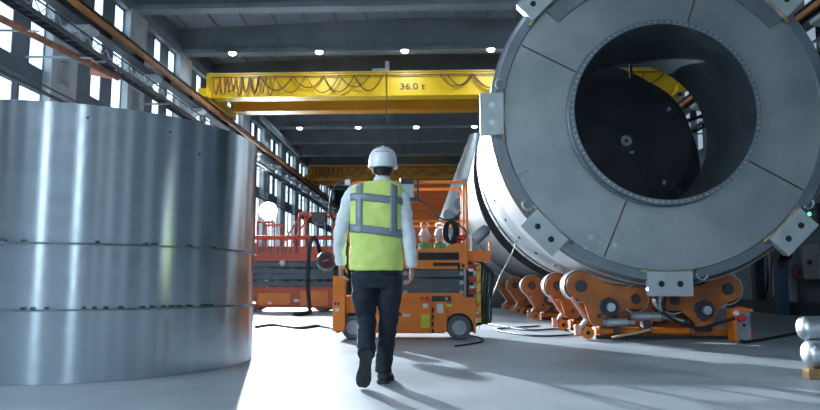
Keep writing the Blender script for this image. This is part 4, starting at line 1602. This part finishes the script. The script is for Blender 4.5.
def hand(m, wr, dirn, palm_n, side):
    """relaxed hand hanging down; palm_n = the way the palm faces; side = towards the thumb"""
    d = V(dirn).normalized()
    n_ = V(palm_n)
    n_ = (n_ - d * n_.dot(d)).normalized()
    s = V(side)
    s = (s - d * s.dot(d) - n_ * s.dot(n_)).normalized()
    rings = []
    for t, w, th in ((-0.02, .026, .021), (0.01, .029, .018), (0.045, .040, .017), (0.085, .042, .015), (0.098, .036, .012)):
        c = wr + d * t
        rings.append([c + s * math.cos(2 * PI * k / 14) * w + n_ * math.sin(2 * PI * k / 14) * th for k in range(14)])
    m.loft(rings)
    for k, (off, ln) in enumerate(((.031, .070), (.0105, .079), (-.0105, .073), (-.031, .058))):
        b = wr + d * 0.085 + s * off
        p1 = b + d * ln * 0.42 + n_ * 0.012
        p2 = p1 + d * ln * 0.26 + n_ * 0.024
        p3 = p2 + d * ln * 0.10 + n_ * 0.026
        limb(m, [b - d * 0.02, b, p1, p2, p3], [.0095, .0095, .0088, .0080, .0058], 10)
    b = wr + d * 0.02 + s * 0.024 + n_ * 0.006
    p1 = b + d * 0.035 + s * 0.026 + n_ * 0.012
    p2 = p1 + d * 0.030 + s * 0.004 + n_ * 0.012
    p3 = p2 + d * 0.018 - s * 0.003 + n_ * 0.008
    limb(m, [b - d * 0.01, b, p1, p2, p3], [.012, .0125, .0115, .0095, .0065], 10)


hand(m, WrL, (-0.02, 0.25, -1), (0.8, -0.1, 0), (0.3, 1, 0))
hand(m, WrR, (0.04, 0.1, -1), (-0.85, 0.1, 0), (0.2, 1, 0))
m.build('body', skin, root, remesh=0.0045, smooth=True)
# face details
hd = HeadC
m = MB()
for s_ in (-1, 1):
    m.sph(hd + V((s_ * 0.031, 0.085, -0.008)), 0.012, u=12, v=8)
m.build('eye', white, root, smooth=True)
m = MB()
m.sph(hd + V((0, 0.099, -0.078)), 1, 0.022, 0.006, 0.006, 12, 8)
m.build('lips', mat('lip', (0.45, 0.16, 0.14), 0.5), root, smooth=True)
# hair below the helmet
m = MB()
rings = []
for (z, rx, ry, cy) in ((0.06, .080, .098, 0), (0.0, .0835, .103, 0), (-0.035, .080, .098, 0), (-0.065, .074, .090, -0.004), (-0.095, .062, .078, -0.010), (-0.112, .05, .06, -0.012)):
    rings.append([hd + V((rx * math.cos(2 * PI * k / 28), cy + (ry if math.sin(2 * PI * k / 28) < 0 else ry * (0.30 if z < 0.0 else 0.98)) * math.sin(2 * PI * k / 28), z)) for k in range(28)])
m.loft(rings)
m.build('hair', hairm, root, remesh=0.005, smooth=True, warp=0.002, wscale=60)

# ---- shirt
m = MB()
torso(m, 0.0)
limbs(m, [B(362, 192), ShL, B(345.5, 214, -0.01), ElL, B(340, 250, 0.02), WrL + V((0, 0, -0.0))], [.07, .072, .062, .056, .050, .043])
limbs(m, [B(391, 192), ShR, B(404.5, 214, -0.02), ElR, B(410.5, 251, -0.03), WrR], [.07, .072, .062, .056, .050, .043])
m.build('shirt', shirtm, root, remesh=0.009, smooth=True, warp=0.009, wscale=9)
# collar
m = MB()
c1, c2, c3 = B(381.8, 184.5), B(382.3, 180.5), B(382.6, 177, -0.0)
m.loft([ell(c1, .088, .082, 24, sq=2), ell(c2, .072, .070, 24, sq=2), ell(c3, .064, .064, 24, sq=2)])
m.build('collar', shirtm, root, remesh=0.005, smooth=True, warp=0.002, wscale=20)
# cuffs
for nm, w_, e_ in (('l', WrL, ElL), ('r', WrR, ElR)):
    d = (w_ - e_).normalized()
    MB().tube([w_ - d * 0.05, w_ + d * 0.012], [0.0455, 0.042], 18).build('cuff', shirtm, root, smooth='auto')

# ---- vest
m = MB()
VT = [(376, 271, .212, .150), (376, 262, .214, .150), (376.3, 246, .211, .142), (376.5, 230, .212, .140), (377, 215, .220, .145), (377, 203, .222, .145),
      (377.3, 195, .224, .132), (377.5, 190.5, .222, .118), (378, 186.5, .195, .102), (379, 183.5, .15, .088), (380.5, 181.5, .10, .078)]
m.loft([ell(B(px, py), rx, ry, 32, sq=2.5) for px, py, rx, ry in VT])
vest = m.build('vest', vestm, root, remesh=0.008, smooth=True, warp=0.006, wscale=7)
rl = root.location
bvh = BVHTree.FromPolygons([v.co + rl for v in vest.data.vertices], [tuple(p.vertices) for p in vest.data.polygons])


def cast(o, d):
    h = bvh.ray_cast(o + d * 1.0, -d)
    if h[0] is None:
        return o
    return h[0] + h[1] * 0.004


def band(rows, name):
    """rows: lists of points; a strip of quads with a little thickness"""
    m = MB()
    vs = [[m.bm.verts.new(p) for p in row] for row in rows]
    for A_, B_ in zip(vs[:-1], vs[1:]):
        for k in range(len(A_) - 1):
            m.bm.faces.new((A_[k], A_[k + 1], B_[k + 1], B_[k]))
    o = m.build(name, reflm, vest, smooth=True)
    md = o.modifiers.new('t', 'SOLIDIFY')
    md.thickness = 0.003
    md.offset = 0
    return o


def hband(pyl, pyr, hpx):
    rows = []
    n = 72
    for k in range(n + 1):
        a = 2 * PI * k / n
        d = V((math.cos(a), math.sin(a), 0))
        py = pyl + (pyr - pyl) * (0.5 + 0.5 * math.cos(a))
        row = []
        for j in range(4):
            c = B(377, py - hpx / 2 + hpx * j / 3)
            row.append(cast(c, d))
        rows.append(row)
    band(rows, 'reflective_band')


hband(229, 234.5, 8)
hband(198, 202.5, 7.5)
for px0, w in ((361, 6.5), (396, 6.5)):
    rows = []
    for k in range(44):
        # from the back waist over the shoulder down to the front waist
        t = k / 43
        row = []
        for j in range(4):
            px = px0 - w / 2 + w * j / 3 + (1.5 if px0 > 380 else 0) * -1
            if t < 0.42:
                py = 234 + (200 - 234) * t / 0.42
                c = B(px, py)
                row.append(cast(c, V((0, -1, 0))))
            elif t > 0.58:
                py = 200 + (234 - 200) * (t - 0.58) / 0.42
                c = B(px, py)
                row.append(cast(c, V((0, 1, 0))))
            else:
                a = (t - 0.42) / 0.16 * PI
                c = B(px, 200)
                row.append(cast(c, V((0, -math.cos(a), math.sin(a)))))
        rows.append(row)
    band(rows, 'reflective_brace')

# ---- trousers
m = MB()
m.loft([ell(B(376.5, 262), .185, .125, 28), ell(B(376.5, 272), .196, .132, 28), ell(B(376.5, 280), .198, .130, 28), ell(B(376.5, 288), .18, .11, 28)])
limbs(m, [B(364.5, 275), B(364, 296), KnL, B(366, 337, -0.09), AnL + V((0, -0.01, -0.035))], [(.102, .115), (.098, .11), (.078, .085), (.072, .076), (.066, .072)], 20)
limbs(m, [B(390, 275), B(389.5, 296, .03), KnR, B(385.5, 345, 0.10), AnR + V((0, 0, -0.03))], [(.102, .115), (.096, .11), (.078, .085), (.070, .076), (.066, .074)], 20)
m.build('trousers', denim, root, remesh=0.009, smooth=True, warp=0.008, wscale=9)


# ---- shoes
def shoe(heel, toe, up, width=0.05):
    """heel and toe are points of the sole; up is the instep direction"""
    heel, toe = V(heel), V(toe)
    ax = (toe - heel).normalized()
    up = V(up)
    up = (up - ax * up.dot(ax)).normalized()
    sd = ax.cross(up)
    Ln = (toe - heel).length
    rings, srings = [], []
    prof = [(-0.02, .6, .05, .06), (0.03, .78, .08, .10), (0.15, .85, .105, .0), (0.3, .85, .11, 0), (0.45, .82, .095, 0), (0.6, .95, .078, 0), (0.75, 1.0, .062, 0), (0.9, .85, .05, 0), (1.0, .5, .038, 0)]
    for t, w, h, _ in prof:
        c = heel + ax * Ln * t
        ring = []
        for k in range(20):
            a = 2 * PI * k / 20
            ring.append(c + sd * math.cos(a) * width * w + up * (0.022 + (h - 0.022) * (0.5 + 0.5 * math.sin(a))))
        rings.append(ring)
    m = MB().loft(rings)
    o = m.build('shoe', shoem, root, remesh=0.006, smooth=True)
    outl = [(-0.03, .45), (0.0, .72), (0.08, .86), (0.25, .84), (0.45, .78), (0.62, .98), (0.78, 1.05), (0.92, .88), (1.01, .5)]
    pl_ = [heel + ax * Ln * t + sd * width * w for t, w in outl] + [heel + ax * Ln * t - sd * width * w for t, w in outl[::-1]]
    m = MB()
    A_ = [m.bm.verts.new(p) for p in pl_]
    B_ = [m.bm.verts.new(p + up * 0.026) for p in pl_]
    n = len(pl_)
    for i in range(n):
        m.bm.faces.new((A_[i], A_[(i + 1) % n], B_[(i + 1) % n], B_[i]))
    f1, f2 = m.bm.faces.new(A_[::-1]), m.bm.faces.new(B_)
    bmesh.ops.triangulate(m.bm, faces=[f1, f2])
    for k in range(9):   # tread bars
        t = 0.06 + k * 0.105
        if 0.38 < t < 0.5:
            continue
        c = heel + ax * Ln * t - up * 0.002
        M3 = Matrix((ax, sd, up)).transposed()
        m.box(c, (0.012, width * 1.35, 0.006), M3)
    m.build('sole', solem, o, bevel=0.003)


# rear foot pushing off on its toe
shoe(V((AnL.x + 0.005, AnL.y - 0.03, 0.275)), V((AnL.x - 0.03, 5.33, 0.01)), (0, 0.8, 0.5), 0.056)
shoe(V((AnR.x, AnR.y - 0.075, 0.004)), V((AnR.x + 0.03, AnR.y + 0.21, 0.004)), (0, 0, 1), 0.056)

# ---- helmet
hc = B(383, 165.5, 0.01)
m = MB()
rings = []
for (z, r_) in ((0.0, 1.0), (0.035, 1.0), (0.07, .965), (0.10, .87), (0.125, .70), (0.14, .5), (0.149, .25), (0.151, .05)):
    rings.append([hc + V((0.112 * r_ * math.cos(2 * PI * k / 40), 0.138 * r_ * math.sin(2 * PI * k / 40), z)) for k in range(40)])
m.loft(rings)
hel = m.build('hard_hat', helm, root, smooth='auto')
m = MB()
# brim: short all round, longer visor in front
ri, ro = [], []
for k in range(40):
    a = 2 * PI * k / 40
    f = 1 + (0.22 * max(0, math.sin(a)) ** 2) + 0.02
    zz = -0.016 - 0.010 * max(0, -math.sin(a))
    ri.append((0.110 * math.cos(a), 0.136 * math.sin(a)))
    ro.append((0.118 * f * math.cos(a), 0.144 * f * math.sin(a), zz))
R_ = [[hc + V((x, y, 0.012)) for x, y in ri], [hc + V((x, y, z + 0.012)) for x, y, z in ro], [hc + V((x, y, z)) for x, y, z in ro], [hc + V((x * .97, y * .97, -0.002)) for x, y in ri]]
vs = [[m.bm.verts.new(p) for p in ring] for ring in R_]
for i in range(4):
    A_, B_ = vs[i], vs[(i + 1) % 4]
    for k in range(40):
        m.bm.faces.new((A_[k], A_[(k + 1) % 40], B_[(k + 1) % 40], B_[k]))
m.build('brim', helm, hel, smooth='auto')
m = MB()
m.tube([hc + V((0, 0.145 * math.cos(a) * 0.93, 0.148 * math.sin(a) + 0.006)) for a in [PI * i / 24 for i in range(3, 22)]], 0.009, 8)
for s_ in (-1, 1):
    m.tube([hc + V((s_ * 0.045, 0.14 * math.cos(a) * 0.9, 0.137 * math.sin(a) + 0.004)) for a in [PI * i / 24 for i in range(4, 21)]], 0.006, 8)
m.build('ridge', helm, hel, smooth=True)
m = MB()
hb = BVHTree.FromPolygons([v.co + rl + V((0, 0, 0)) for v in hel.data.vertices], [tuple(p.vertices) for p in hel.data.polygons])
for row, z in enumerate((0.095, 0.125)):
    for j in range(-3, 4):
        a = -PI / 2 + j * (0.17 if row == 0 else 0.26)
        d = V((math.cos(a) * 0.8, math.sin(a), 0.0)).normalized()
        h = hb.ray_cast(hc + V((0, 0, z)) + d, -d)
        if h[0]:
            m.box(h[0], (0.012, 0.006, 0.005), Matrix.Rotation(a + PI / 2, 3, 'Z'))
m.build('vent', blackgl, hel)
# harness strap under the rear brim
MB().tube([hc + V((0.085 * math.cos(a), 0.106 * math.sin(a), -0.018)) for a in [PI + PI * i / 16 for i in range(17)]], 0.008, 8).build('harness', greysteel, hel, smooth=True)

# ================================================================= LIGHT
# added fill panel along the left window wall, strengthened to brighten the worker
area('window_fill_left', (-XL + 0.3, -1.0, 4.1), 2.2, 8, 1150, (0.66, 0.84, 1.0), (0, math.radians(-85), 0))

w = bpy.data.worlds.new('world')
sc.world = w
w.use_nodes = True
nt = w.node_tree
bg = nt.nodes['Background']
sky = nt.nodes.new('ShaderNodeTexSky')
sky.sky_type = 'PREETHAM'
nt.links.new(sky.outputs[0], bg.inputs['Color'])
bg.inputs['Strength'].default_value = 0.3

vs_ = sc.view_settings
sc.display_settings.display_device = 'sRGB'
vs_.view_transform = 'Standard'
vs_.look = 'None'
vs_.gamma = 1
vs_.use_curve_mapping = False
vs_.exposure = -0.18
sc.cycles.max_bounces = 6
sc.cycles.diffuse_bounces = 3
sc.cycles.glossy_bounces = 3
sc.cycles.sample_clamp_indirect = 4
sc.cycles.use_denoising = True
bpy.context.view_layer.update()
